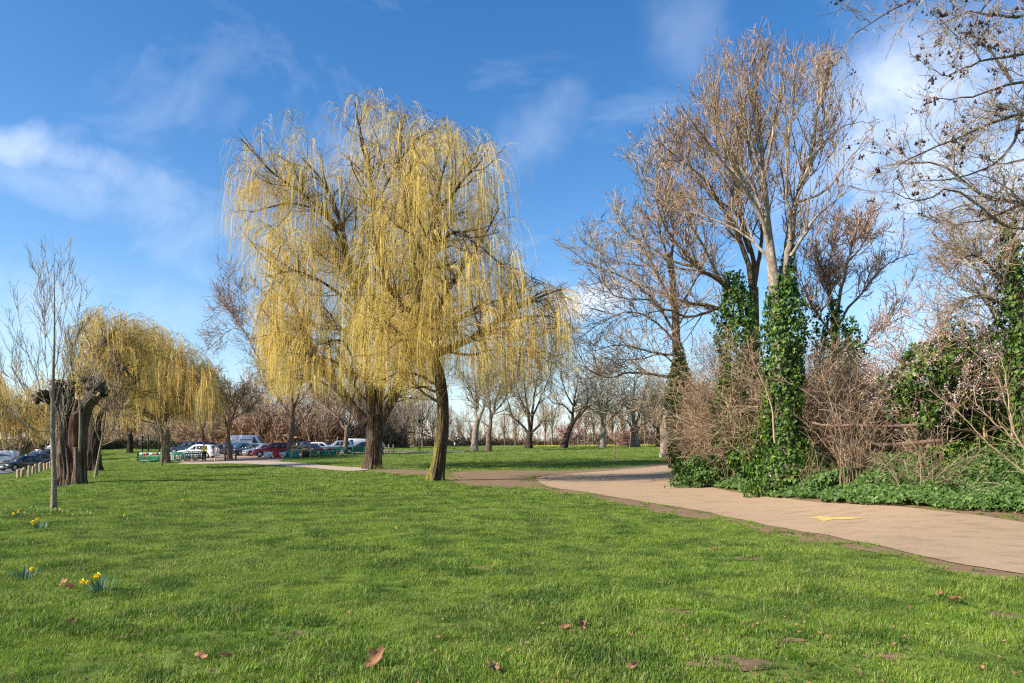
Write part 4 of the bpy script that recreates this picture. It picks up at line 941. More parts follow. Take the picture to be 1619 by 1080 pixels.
# A2: brown stems behind, ivy
BA2 = np.array((*W(1188, 745, 24.5)[:2], 0)); BA2[2] = H(*BA2[:2])
rootA2 = bare_tree('ivy_clad_tree', 'many-stemmed brown bare tree with ragged ivy, close behind the pale trunk', BA2,
          [(1188, 772), (1190, 700), (1190, 600), (1192, 520), (1192, 455)], [.26, .22, .20, .18, .15],
          [([(1192, 470), (1175, 400), (1140, 330), (1090, 270), (1035, 225)], .11, .012, -1.), ([(1192, 460), (1185, 390), (1160, 310), (1130, 250), (1112, 210)], .10, .012, 1.), ([(1188, 500), (1150, 455), (1100, 420), (1050, 350), (1032, 295)], .10, .012, -1.5),
           ([(1186, 520), (1140, 485), (1080, 470), (1010, 445)], .09, .012, 1.), ([(1192, 460), (1200, 390), (1205, 310), (1200, 240)], .09, .012, 1.5), ([(1150, 455), (1110, 380), (1070, 300), (1050, 250)], .06, .010, .8),
           ([(1140, 485), (1090, 500), (1050, 490), (1000, 500)], .06, .01, -.8), ([(1185, 400), (1170, 320), (1180, 240), (1170, 180)], .06, .01, -1.), ([(1160, 330), (1120, 300), (1080, 250), (1060, 190)], .05, .01, 2.), ([(1100, 420), (1060, 410), (1000, 370), (975, 340)], .05, .01, 1.)],
          602, 180, 1300, 3400, 1.7, .8, .36, M['bark_limb'], 'twig_brown', .0085, trop=.13, ang=(34, 11), nb=2200, bsize=.026, kink=.12, envelope=[(980, 640), (975, 345), (1005, 255), (1060, 175), (1120, 160), (1250, 160), (1260, 640)])
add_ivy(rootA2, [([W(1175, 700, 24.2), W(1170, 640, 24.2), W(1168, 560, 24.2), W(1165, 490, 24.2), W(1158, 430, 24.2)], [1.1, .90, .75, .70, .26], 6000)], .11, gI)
# B: spreading tree with horizontal limb
YB = 30.; BB = np.array((*W(1084, 742, YB)[:2], 0)); BB[2] = H(*BB[:2])
rootB = bare_tree('ivy_clad_tree', 'spreading bare tree with an ivy sleeve and long level limbs reaching over the green', BB,
          [(1084, 744), (1080, 660), (1075, 600), (1070, 550), (1068, 500), (1064, 450), (1060, 400)], [.30, .25, .22, .2, .17, .14, .10],
          [([(1076, 598), (1040, 592), (1000, 590), (960, 596), (915, 575)], .075, .010, 1.), ([(1071, 560), (1030, 555), (985, 540), (940, 548)], .06, .010, -1.), ([(1070, 545), (1035, 510), (990, 490), (930, 515)], .06, .01, 1.5),
           ([(1069, 530), (1035, 475), (985, 440), (928, 415)], .07, .01, -1.), ([(1066, 490), (1030, 420), (990, 370), (960, 350)], .06, .01, 1.), ([(1063, 450), (1045, 370), (1025, 310), (1010, 270)], .06, .01, -1.), ([(1061, 420), (1065, 350), (1060, 290), (1050, 240)], .06, .01, 1.),
           ([(1068, 520), (1095, 480), (1130, 470)], .05, .01, -1.), ([(1066, 500), (1100, 430), (1110, 370)], .05, .01, 1.5), ([(1035, 475), (990, 470), (945, 455)], .04, .01, -2), ([(1030, 420), (980, 410), (935, 385)], .04, .01, 2.),
           ([(1075, 590), (1050, 560), (1020, 565), (975, 570)], .04, .01, -2)],
          603, 230, 1250, 3600, 1.7, .85, .40, M['bark_grey'], 'twig_grey', .0085, trop=.05, ang=(38, 12), kink=.13, nb=900, bsize=.03, bud_m='twig_brown')
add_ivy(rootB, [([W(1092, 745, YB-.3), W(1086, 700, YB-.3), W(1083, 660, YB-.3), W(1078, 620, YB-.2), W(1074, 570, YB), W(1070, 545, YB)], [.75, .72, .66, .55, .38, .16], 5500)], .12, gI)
# C: small twiggy tree inside ivy
YC = 26.; BC = np.array((*W(1325, 742, YC)[:2], 0)); BC[2] = H(*BC[:2])
rootC = bare_tree('ivy_clad_tree', 'squat ivy-smothered tree with dark red twiggy head, behind the rail fence', BC,
          [(1325, 745), (1325, 650), (1322, 560), (1320, 500)], [.22, .2, .16, .13],
          [([(1320, 510), (1305, 450), (1290, 400), (1285, 370)], .07, .01, 1.), ([(1321, 505), (1330, 440), (1340, 385), (1350, 345)], .08, .01, -1), ([(1322, 520), (1360, 460), (1400, 420), (1445, 398)], .06, .01, 1.), ([(1320, 505), (1310, 440), (1320, 380), (1325, 350)], .06, .01, 1.5),
           ([(1324, 560), (1370, 540), (1400, 510), (1420, 470)], .05, .01, -1.), ([(1322, 540), (1290, 500), (1270, 460), (1262, 420)], .06, .01, -1.), ([(1335, 420), (1365, 390), (1380, 360)], .04, .01, .5)],
          604, 140, 1000, 2600, 1.2, .65, .32, M['bark_plane'], 'twig_red', .0085, trop=.12, ang=(36, 12), kink=.14, nb=1500, bsize=.022)
add_ivy(rootC, [([W(1330, 760, YC), W(1328, 700, YC), W(1327, 640, YC), W(1325, 580, YC), W(1320, 520, YC), W(1318, 470, YC)], [1.2, 1.1, .9, .8, .45, .12], 5600),
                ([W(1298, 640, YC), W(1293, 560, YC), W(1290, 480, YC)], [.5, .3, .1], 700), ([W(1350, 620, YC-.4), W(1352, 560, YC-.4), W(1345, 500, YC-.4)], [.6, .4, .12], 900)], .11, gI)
# D: dark ivy tree cut by the right edge
YD = 15.5; BD = np.array((*W(1640, 800, YD)[:2], 0)); BD[2] = H(*BD[:2])
rootD = bare_tree('ivy_clad_tree', 'dark ivy-covered tree cut by the right edge above the blossom', BD, [(1640, 815), (1632, 700), (1622, 600), (1612, 500), (1602, 420), (1596, 370)], [.2, .17, .15, .13, .11, .09],
          [([(1604, 430), (1590, 380), (1570, 345), (1530, 330), (1490, 335)], .05, .008, .5), ([(1610, 480), (1570, 430), (1530, 410), (1490, 440)], .05, .008, -.5), ([(1612, 500), (1560, 470), (1520, 480), (1490, 520)], .045, .008, .8), ([(1598, 390), (1610, 330), (1640, 290)], .05, .008, -.5), ([(1615, 530), (1570, 510), (1540, 430), (1510, 390)], .04, .007, 1.)],
          605, 150, 1000, 2400, .9, .5, .25, M['bark_grey'], 'twig_grey', .0045, trop=.05, ang=(40, 14), kink=.18, nb=700, bsize=.014)
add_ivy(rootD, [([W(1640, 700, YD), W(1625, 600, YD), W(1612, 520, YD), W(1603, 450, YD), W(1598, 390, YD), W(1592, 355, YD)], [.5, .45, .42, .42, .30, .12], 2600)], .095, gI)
# E: overhanging boughs with seed clusters from a tree just outside
YE = 12.; BE = np.array((*W(1800, 845, YE)[:2], 0)); BE[2] = H(*BE[:2])
bare_tree('overhanging_tree', 'bare tree beyond the right edge, boughs with dark seed clusters hanging into the sky', BE, [(1800, 850), (1795, 600), (1780, 350), (1765, 150), (1755, -50)], [.26, .23, .2, .17, .12],
          [([(1785, 400), (1700, 345), (1619, 322), (1560, 312), (1490, 268), (1440, 262), (1390, 268)], .058, .008, .5), ([(1775, 300), (1690, 190), (1619, 172), (1545, 200), (1490, 230), (1440, 252)], .05, .007, -.8),
           ([(1765, 150), (1680, 120), (1600, 130), (1540, 150), (1470, 150)], .045, .007, 1.), ([(1760, 50), (1690, 60), (1619, 85), (1560, 95), (1500, 125)], .045, .007, -1.), ([(1755, -40), (1680, -10), (1600, 20), (1530, 10), (1480, 30)], .045, .007, .5),
           ([(1755, -80), (1620, -90), (1500, -20), (1420, 15), (1365, 50)], .04, .006, -.4), ([(1755, -60), (1650, -50), (1570, 0), (1540, 60)], .04, .006, 1.5), ([(1780, 350), (1700, 330), (1640, 360), (1580, 350), (1520, 300), (1470, 320), (1420, 310)], .04, .006, -.6),
           ([(1619, 322), (1560, 345), (1520, 350)], .03, .006, .2), ([(1619, 172), (1590, 240), (1550, 270), (1500, 285), (1440, 290)], .03, .005, .4), ([(1600, 130), (1560, 80), (1510, 50)], .03, .005, .3), ([(1770, 230), (1700, 260), (1640, 250), (1590, 260), (1540, 240)], .035, .005, 1.2)],
          606, 170, 1150, 3000, .95, .45, .2, M['bark_grey'], 'twig_grey', .0036, trop=.03, ang=(42, 14), kink=.22, wander=.16, nb=2600, bsize=.010, bud_m='twig_red')
rootE = [o for o in COL.objects if o.name.startswith('overhanging_tree')][-1]
def seeds():
    g = np.random.default_rng(9); br = [c for c in rootE.children if c.name.startswith('twigs')][0]; n = len(br.data.vertices)
    co = np.empty(n*3, np.float32); br.data.vertices.foreach_get('co', co); co = co.reshape(-1, 3); gg = Geo()
    for c in co[g.choice(n, 280)]:
        k = g.integers(3, 12); p = np.repeat(c[None]+g.normal(0, .028, (k, 3))-np.array([[0, 0, .02]]), 2, 0).reshape(k, 2, 3)
        V, F_, T = buds(p, g, k, g.uniform(.012, .026)); gg.put(V, F_, T)
    gg.obj('seed_clusters', M['seed'], rootE, kind='stuff'); place_children(rootE)
seeds()

# ivy bed along the path edge and up the bank
bed_path = [(1062, 742), (1066, 752), (1085, 762), (1130, 773), (1180, 782), (1240, 790), (1310, 798), (1400, 802), (1480, 806), (1560, 811), (1619, 816), (1780, 840), (1900, 865)]
bp = [ground(*p)[:2] for p in bed_path]; back = [(p[0]+(1.4 if i < 3 else 0.6), p[1]+(3.0 if i > 3 else 3.6)) for i, p in enumerate(bp)]
bed_poly = wobble([tuple(p) for p in bp]+[tuple(p) for p in back[::-1]], .25, .4, 1.)
bpd = np.array(resample([(*p, 0) for p in bp], 400))[:, :2]
def ivy_bed():
    g = np.random.default_rng(3); P = np.array(bed_poly); lo, hi = P.min(0), P.max(0); n = 260000
    x = g.uniform(lo[0], hi[0], n); y = g.uniform(lo[1], hi[1], n); k = in_poly(x, y, bed_poly); x, y = x[k], y[k]
    d = np.concatenate([((x[i:i+4000, None]-bpd[:, 0])**2+(y[i:i+4000, None]-bpd[:, 1])**2).min(1)**.5 for i in range(0, len(x), 4000)])
    pr = np.where(d < .25, .35, 1.)*np.where(d > 2.4, .35, 1.); k = g.random(len(x)) < pr; x, y, d = x[k], y[k], d[k]
    keep = 52000; 
    if len(x) > keep: s = g.choice(len(x), keep, replace=False); x, y, d = x[s], y[s], d[s]
    lump = np.array([mnoise.noise(Vector((a*.8, b_*.8, 2.)))+.5*mnoise.noise(Vector((a*2.2, b_*2.2, 7.))) for a, b_ in zip(x, y)])
    top = np.clip(.10+.36*np.minimum(d, 2.4)+.30*lump*np.minimum(d, 1.2), .04, 1.3)
    z = height(x, y)+top*(1-.35*g.random(len(x))**2)
    V, F_, T = kites(np.column_stack([x, y, z]), np.tile([-.25, -.65, .75], (len(x), 1)), .10, g, .5)
    Geo().put(V, F_, T).obj('ivy_ground_cover', M['ivy_floor'], label='dense low ivy carpet spilling from the bank to the edge of the path', cat='ivy', kind='stuff')
ivy_bed()
# rail fence half buried in ivy
M['rail'] = flat('weathered_rail', (.19, .12, .08), .9, var=.4, scale=6)
def fence():
    Yf = 17.6; root = empty('rail_fence', tuple(onground(1480, Yf)), label='weathered brown post and rail fence half buried in ivy', cat='fence'); g = np.random.default_rng(4)
    for (px0, py0, px1, py1, rr) in [(1285, 669, 1350, 671, .022), (1342, 672, 1478, 669, .030), (1470, 668, 1640, 661, .045), (1355, 702, 1496, 696, .04), (1490, 697, 1650, 694, .035), (1556, 726, 1700, 724, .04)]:
        a, b_ = W(px0, py0, Yf+.3), W(px1, py1, Yf-.2); P = np.array([a+(b_-a)*t+np.array([0, 0, -.05*math.sin(math.pi*t)])+g.normal(0, .006, 3) for t in np.linspace(0, 1, 9)])
        gg = Geo(); T = unit(b_-a); up = np.array([0, 0, 1.]); sd_ = np.cross(T, up)
        V = []; 
        for p in P:
            h_ = rr*g.uniform(.85, 1.15)
            V += [p+up*h_*1.2-sd_*.03, p+up*h_*1.2+sd_*.03, p-up*h_*1.2+sd_*.035, p-up*h_*1.2-sd_*.035]
        i = (np.arange(8)*4)[:, None]; j = np.arange(4)[None]; gg.put(V, [np.stack([i+j, i+(j+1) % 4, i+4+(j+1) % 4, i+4+j], -1).reshape(-1, 4), np.array([[3, 2, 1, 0], [32, 33, 34, 35]])])
        gg.obj('rail', M['rail'], root)
    for px in (1474, 1640):
        x, y = (px-809.5)/F_PX*Yf, Yf+.12; gg = Geo().box((x, y, H(x, y)+.75), (.10, .09, 1.9)); gg.obj('post', M['rail'], root)
    place_children(root)
fence()
# D2: blossom shrub full of ivy
def blossom(name, label, C, rad, seed, nl, nf, ns, cat='flowering shrub', leaf=.085, fl=.035, ivy=True):
    g = np.random.default_rng(seed); C = np.asarray(C, float); base = (C[0], C[1], H(C[0], C[1])); root = empty(name, base, label=label, cat=cat)
    # branches
    st = np.tile(np.array(base), (26, 1))+g.normal(0, .35, (26, 3))*np.array([1.6, .8, 0]); tgt = C+unit(g.normal(size=(26, 3))*np.array([1, .8, .7])+np.array([0, 0, .6]))*np.array(rad)*1.02
    P = np.stack([st*(1-t)+tgt*t+np.array([0, 0, 1.])*.5*math.sin(t*math.pi)+g.normal(0, .05, (26, 3)) for t in np.linspace(0, 1, 9)], 1); Rr = np.linspace(.03, .01, 9)[None].repeat(26, 0)
    b_ = Geo().tubes(P, Rr, 5, g.random(26), seed); l2 = spawn((P, Rr), ns, g, .3, 1., (45, 15), (.9, .5), 6, .12, (0, 0, .05), .6, .006, .5, kink=.1); l3 = spawn(l2, ns*4, g, .1, 1., (45, 15), (.42, .5), 4, .14, (0, 0, .05), .6, .0045, .5)
    b_.tubes(l2[0], l2[1], 3, g.random(ns), seed+1); b_.ribbons(l3[0], l3[1], g.random(ns*4), seed+2); b_.obj('branches', M['twig_red'], root, kind='stuff')
    if nl:
        d = unit(g.normal(size=(nl, 3))); lm = np.array([mnoise.noise(Vector(v)*2.2+Vector(C)) for v in d]); rr = (.92+.5*lm)*(1-.4*g.random(nl)**2)
        p = C+np.array([0, 0, -.35])+d*rr[:, None]*np.array(rad)*np.array([.86, .8, .84]); k = np.array([mnoise.noise(Vector(v)*1.1) for v in p]) > -.3; V, F_, T = kites(p[k], d[k], leaf, g); Geo().put(V, F_, T).obj('ivy', M['ivy'], root, kind='stuff')
    K4 = l3[0].shape[1]; i = g.integers(0, len(l3[0]), nf//4); i = np.repeat(i, 4); n = len(i); q = l3[0][i, g.integers(1, K4, n)]+g.normal(0, .035, (n, 3))
    dv, sv = unit(g.normal(size=(n, 3))), unit(g.normal(size=(n, 3))); fz = (fl*g.uniform(.3, .7, n))[:, None]; q = q[np.argsort(-q[:, 2]+g.normal(0, .5, n))]; V = np.stack([q-dv*fz, q+sv*fz, q+dv*fz, q-sv*fz], 1).reshape(-1, 3); F_ = np.arange(n)[:, None]*4+np.array([[0, 1, 2, 3]]); T = np.repeat(g.random(n), 4); Geo().put(V, F_, T).obj('blossoms', M['blossom'] if ivy else M['pink_blossom'], root, kind='stuff')
    place_children(root); return root
blossom('blossom_shrub', 'pale pink blossoming shrub tangled with ivy, behind the rail fence at the right', W(1500, 595, 17.9), (1.8, 1.4, 1.85), 21, 12500, 11500, 420, leaf=.105)
blossom('blossom_shrub', 'denser pale blossom shrub beside the dark ivy tree, at the right edge', W(1612, 605, 17.4), (1.6, 1.3, 1.75), 22, 9000, 10500, 380, leaf=.105)
# ivy mound below the blossom
def mound(label, C, rad, seed, n, size=.10, m='ivy'):
    g = np.random.default_rng(seed); C = np.asarray(C, float); d = unit(g.normal(size=(n, 3))); d[:, 2] = np.abs(d[:, 2])*.9-.1
    lm = np.array([mnoise.noise(Vector(v)*2.3+Vector(C)) for v in d]); p = C+d*((.9+.5*lm)*(1-.3*g.random(n)**2))[:, None]*np.array(rad)
    V, F_, T = kites(p, d, size, g); Geo().put(V, F_, T).obj('ivy_mound', M[m], label=label, cat='ivy', kind='stuff')
mound('bushy ivy mound over the middle of the rail fence', (*W(1520, 730, 17.2)[:2], .55), (1.35, .7, 1.45), 31, 6500)
mound('low ivy bank under the right end of the fence', (*W(1640, 760, 16.6)[:2], .5), (1.7, .8, 1.1), 32, 5200, .10, 'ivy')
mound('ivy bank below the left end of the rail fence', (*W(1380, 760, 18.3)[:2], .4), (1.7, .8, .95), 33, 4800, .10, 'ivy_floor')
mound('ivy hummock where the path bends out of sight', (*W(1136, 745, 25.2)[:2], .1), (1.6, 1., .95), 34, 4600, .10, 'ivy_floor')
mound('dark ivy mass under the blossom shrub, behind the fence', (*W(1560, 700, 18.6)[:2], .3), (2.6, .8, 3.0), 37, 9500, .11, 'ivy')
mound('ivy heaped over the fence at the right edge of the picture', (*W(1600, 690, 16.9)[:2], .6), (1.3, .6, 1.55), 38, 5000, .10, 'ivy')
# brown thickets
def px_ground(px, Y): x = (px-809.5)/F_PX*Y; return (x, Y, H(x, Y))
TH = dict(group='brown thickets', cat='bramble', kink=.11)
shrub('thicket', 'dense pinkish brown bramble thicket between the two ivy trunks', px_ground(1175, 26.5), 100, 4.6, .5, 701, 'twig_tan', 1700, 1.0, 9500, .42, .012, .006, -.12, area=.85, **TH)
shrub('thicket', 'brown thicket hiding the foot of the spreading tree', px_ground(1165, 28.5), 60, 3.6, .4, 702, 'twig_brown', 1100, .9, 4200, .42, .012, .006, -.10, area=.8, **TH)
shrub('thicket', 'tall brown thicket pressed against the pale ivy trunk', px_ground(1190, 23.8), 80, 5.0, .6, 703, 'twig_tan', 1400, 1.0, 8500, .42, .012, .006, -.08, area=.8, **TH)
shrub('thicket', 'thin upright stems at the left end of the hedge by the path bend', px_ground(1106, 28.6), 22, 3.0, .12, 704, 'twig_tan', 320, .8, 900, .35, .012, .006, -.04, area=.3, **TH)
shrub('thicket', 'reddish thicket behind the fence between the ivy tree and the blossom', px_ground(1400, 24), 70, 3.6, .7, 705, 'twig_tan', 1300, .9, 8000, .4, .012, .006, -.08, area=1.3, **TH)
shrub('thicket', 'brown thicket right of the pale ivy trunk', px_ground(1290, 22.5), 70, 3.5, .7, 706, 'twig_tan', 1300, .9, 8000, .4, .012, .006, -.08, area=.9, **TH)
shrub('thicket', 'low tangled thicket behind the middle rails of the fence', px_ground(1440, 23), 60, 2.6, .8, 707, 'twig_tan', 900, .8, 6000, .4, .011, .0055, -.1, area=1.1, **TH)
mound('ragged ivy swelling in the foot of the bramble thicket', (*W(1150, 745, 24.4)[:2], .2), (1.9, .9, 1.3), 35, 5200, .10, 'ivy_floor')
mound('ivy climbing through the thicket beside the pale ivy trunk', (*W(1188, 700, 23.0)[:2], .9), (.8, .7, 1.7), 36, 3600, .10, 'ivy')
shrub('bare_shrub', 'upright tan-stemmed shrub in front of the left end of the fence', px_ground(1352, 17.6), 26, 2.7, .6, 711, 'twig_tan', 260, .6, 400, .3, .016, .005, -.10, 'tan stemmed shrubs', area=.22)
shrub('bare_shrub', 'spreading tan-stemmed shrub in the ivy below the middle of the fence', px_ground(1470, 16.0), 24, 1.9, 1.0, 712, 'twig_tan', 200, .5, 300, .3, .014, .0045, -.16, 'tan stemmed shrubs', area=.2)
shrub('bare_shrub', 'low reddish stems beside the foot of the ivy trunk', px_ground(1300, 18.9), 16, 1.4, .9, 713, 'twig_tan', 120, .45, 0, .3, .012, .0045, -.12, 'tan stemmed shrubs', area=.25)
# long arching pale stems
def arcs(label, Y, specs, m='twig_tan', grp='long arching stems', n2=26):
    g = np.random.default_rng(int(specs[0][0][0][0])); x = (specs[0][0][0][0]-809.5)/F_PX*Y; root = empty('arching_shrub', (x, Y, H(x, Y)), label=label, cat='shrub', group=grp)
    P, Rr = limbset([(PX(Y, p, dy1=dy), r0, r1) for p, r0, r1, dy in specs], 20); P[:, 1:] += np.cumsum(g.normal(0, .012, (len(specs), 19, 3)), 1)
    for k in range(len(P)): Geo().tubes(P[k:k+1], Rr[k:k+1], 6, .9, k).obj('stem', M[m], root, smooth=True)
    l2 = spawn((P, Rr), n2*len(specs), g, .2, 1., (38, 12), (.5, .6), 6, .12, (0, 0, .06), .55, .0035, .5, kink=.1); Geo().tubes(l2[0], l2[1], 3, g.random(len(l2[0])), 2).obj('twigs', M[m], root, kind='stuff'); place_children(root)
arcs('long bare stems leaning left from the right edge across the fence', 14.6, [([(1700, 830), (1619, 750), (1550, 690), (1500, 645), (1460, 615)], .026, .006, .5), ([(1680, 800), (1610, 700), (1588, 640), (1570, 590), (1500, 530)], .028, .006, -.4), ([(1600, 690), (1590, 620), (1575, 570), (1560, 560)], .02, .005, .3), ([(1605, 700), (1560, 650), (1540, 610)], .015, .005, .2)])
arcs('pale crooked stem arching left out of the ivy trunk above the thicket', 19.8, [([(1225, 700), (1218, 650), (1200, 600), (1180, 560), (1175, 530)], .03, .01, -.4), ([(1300, 640), (1260, 610), (1220, 595), (1180, 575), (1145, 550)], .018, .006, -.3)])
arcs('tangle of tan stems leaning out of the ivy at the foot of the pale trunk', 18.6, [([(1345, 775), (1325, 730), (1290, 690), (1255, 655)], .022, .006, -.3), ([(1340, 770), (1330, 690), (1310, 630), (1300, 590)], .02, .006, .2), ([(1365, 770), (1360, 700), (1375, 650)], .016, .005, 0)])
# ------------------------------------------------------------------ planes on the far green
def far_tree(name, label, px, Y, trunk, tr, limbs, seed, n=(110, 650, 1500), bm='bark_plane', tm='twig_grey', **kw):
    x = (px-809.5)/F_PX*Y; B = np.array((x, Y, H(x, Y))); s = Y/100.
    return bare_tree(name, label, B, trunk, [v*s for v in tr], [(p, a*s, b_*s, dy*s) for p, a, b_, dy in limbs], seed, n[0], n[1], n[2], 3.4*s, 1.9*s, .9*s, M[bm], tm, .015*s, trop=.06, lim_split=True, sides=12, flare=.22, **kw)
far_tree('plane_tree', 'whitish forked plane tree seen right of the mossy willow trunk', 750, 95, [(748, 711), (751, 690), (754, 668), (756, 660)], [.52, .44, .42, .40],
         [([(755, 668), (751, 650), (752, 620), (748, 590)], .26, .05, 2), ([(756, 664), (763, 645), (768, 625), (772, 590)], .26, .05, -2), ([(768, 626), (780, 600), (785, 570)], .12, .04, 2), ([(751, 640), (738, 610), (725, 590)], .12, .04, -2), ([(755, 650), (760, 610), (758, 570)], .15, .04, 3)], 801, bm='bark_pale')
far_tree('plane_tree', 'plane tree with a snapped pale side branch, next to the whitish forked one', 772, 92, [(771, 711), (773, 690), (775, 672)], [.44, .36, .30],
         [([(774, 677), (768, 672), (762, 667)], .10, .06, 0), ([(775, 675), (780, 650), (790, 620), (800, 590)], .22, .04, 2), ([(776, 672), (776, 640), (770, 600), (778, 570)], .2, .04, -2), ([(780, 655), (800, 630), (815, 600)], .14, .04, 2)], 802)
far_tree('plane_tree', 'low-forking dark plane tree with limbs spread like a bowl, on the open green', 835, 112, [(835, 710), (836, 695), (838, 684)], [.55, .45, .42],
         [([(836, 686), (826, 672), (815, 662), (806, 656), (795, 655)], .24, .06, 2), ([(838, 684), (836, 660), (832, 630), (828, 590)], .26, .05, -2), ([(839, 685), (842, 660), (846, 620), (850, 580)], .26, .05, 2), ([(839, 684), (850, 675), (858, 667), (868, 668)], .2, .06, -3),
          ([(812, 661), (805, 640), (800, 610)], .14, .04, 1), ([(842, 660), (860, 620), (872, 590)], .16, .04, -2), ([(835, 660), (820, 620), (812, 590)], .16, .04, 2)], 803, bm='bark_dark')
far_tree('plane_tree', 'dark plane tree leaning right over the green', 891, 113, [(891, 708.5), (896, 690), (902, 675), (906, 667)], [.50, .44, .38, .34],
         [([(905, 669), (904, 645), (906, 620), (910, 590)], .24, .05, 2), ([(906, 668), (918, 655), (932, 642), (946, 632)], .22, .05, -2), ([(905, 655), (890, 640), (876, 636), (868, 625)], .15, .05, 2), ([(925, 648), (928, 625), (922, 600)], .14, .04, 2), ([(908, 664), (925, 640), (940, 615), (945, 590)], .17, .04, 3), ([(905, 640), (890, 610), (885, 585)], .13, .04, -2)], 804, bm='bark_dark')
far_tree('plane_tree', 'pale plane tree forking in a clear white V beyond the small staked sapling', 952, 115, [(952, 707.5), (953, 690), (955, 678)], [.48, .42, .40],
         [([(954, 680), (951, 660), (946, 640), (942, 618)], .22, .07, 2), ([(955, 679), (959, 655), (962, 630), (965, 600)], .24, .05, -2), ([(957, 672), (968, 660), (980, 650), (992, 635)], .15, .05, 2), ([(943, 625), (935, 605), (925, 595)], .12, .04, -2), ([(946, 640), (955, 600), (950, 580)], .12, .04, 2)], 805, bm='bark_pale')
far_tree('plane_tree', 'stout plane tree with ragged upright crown, left of the pale sawn stump', 1003, 118, [(1003, 707.2), (1003, 690), (1003, 672)], [.72, .62, .50],
         [([(1003, 678), (1000, 650), (1000, 620), (1005, 585)], .3, .05, 2), ([(1002, 682), (992, 668), (980, 662), (972, 655)], .15, .05, -2), ([(1004, 676), (1012, 650), (1018, 620), (1025, 590)], .22, .05, 3), ([(1001, 660), (990, 630), (985, 600)], .2, .05, 2), ([(1004, 680), (1015, 672), (1028, 660)], .13, .05, -2), ([(1003, 650), (1025, 640), (1040, 620)], .13, .05, 2)], 806)
far_tree('plane_tree', 'dark plane tree standing half behind the pale sawn stump', 1043, 120, [(1043, 707.2), (1042, 690), (1042, 675)], [.5, .4, .35],
         [([(1042, 680), (1035, 650), (1030, 620)], .2, .05, 2), ([(1042, 678), (1050, 650), (1055, 610)], .2, .05, -2), ([(1042, 680), (1025, 665), (1015, 650)], .12, .04, 2)], 807, bm='bark_dark')
B = ground(972, 726)
bare_tree('staked_sapling', 'small bare sapling held by a short stake on the far green', (B[0], B[1], B[2]), [(972, 725.5), (972, 710), (972.5, 695), (973, 675)], [.05, .04, .035, .012],
          [([(973, 700), (966, 685), (962, 670)], .025, .008, .5), ([(973, 700), (980, 685), (984, 670)], .025, .008, -.5)], 808, 30, 200, 0, 1., .5, .3, M['bark_plane'], 'twig_brown', .012, trop=.15, ridge=.01, flare=.1)
rt = [o for o in COL.objects if o.name.startswith('staked_sapling')][-1]
Geo().tubes(np.array([[(B[0]+.22, B[1], B[2]-.1), (B[0]+.22, B[1], B[2]+1.5)]]), np.array([[.04, .04]]), 8, .5, 1, cap=True).obj('stake', M['rail'], rt); place_children(rt)
# pale sawn stump at the hedge end
def stump():
    Y = 60.; x = (1052-809.5)/F_PX*Y; B = np.array((x, Y, H(x, Y))); root = empty('sawn_stump', tuple(B), label='tall pale bare-wood stump with a narrow top, at the hedge end beyond the path', cat='tree stump')
    trunk_mesh('trunk', [tuple(B), W(1052, 700, Y), W(1051, 680, Y), W(1051, 668, Y), W(1053, 655, Y), W(1052, 645, Y)], [.44, .41, .38, .34, .19, .20], M['bark_pale'], root, 28, 40, ridge=.08, nr=7, seed=4, flare=.12)
    trunk_mesh('stub', [W(1050, 676, Y), W(1045, 668, Y), W(1044, 664, Y)], [.16, .13, .10], M['bark_pale'], root, 12, 10, ridge=.06, seed=2, flare=0)
    place_children(root)
stump()

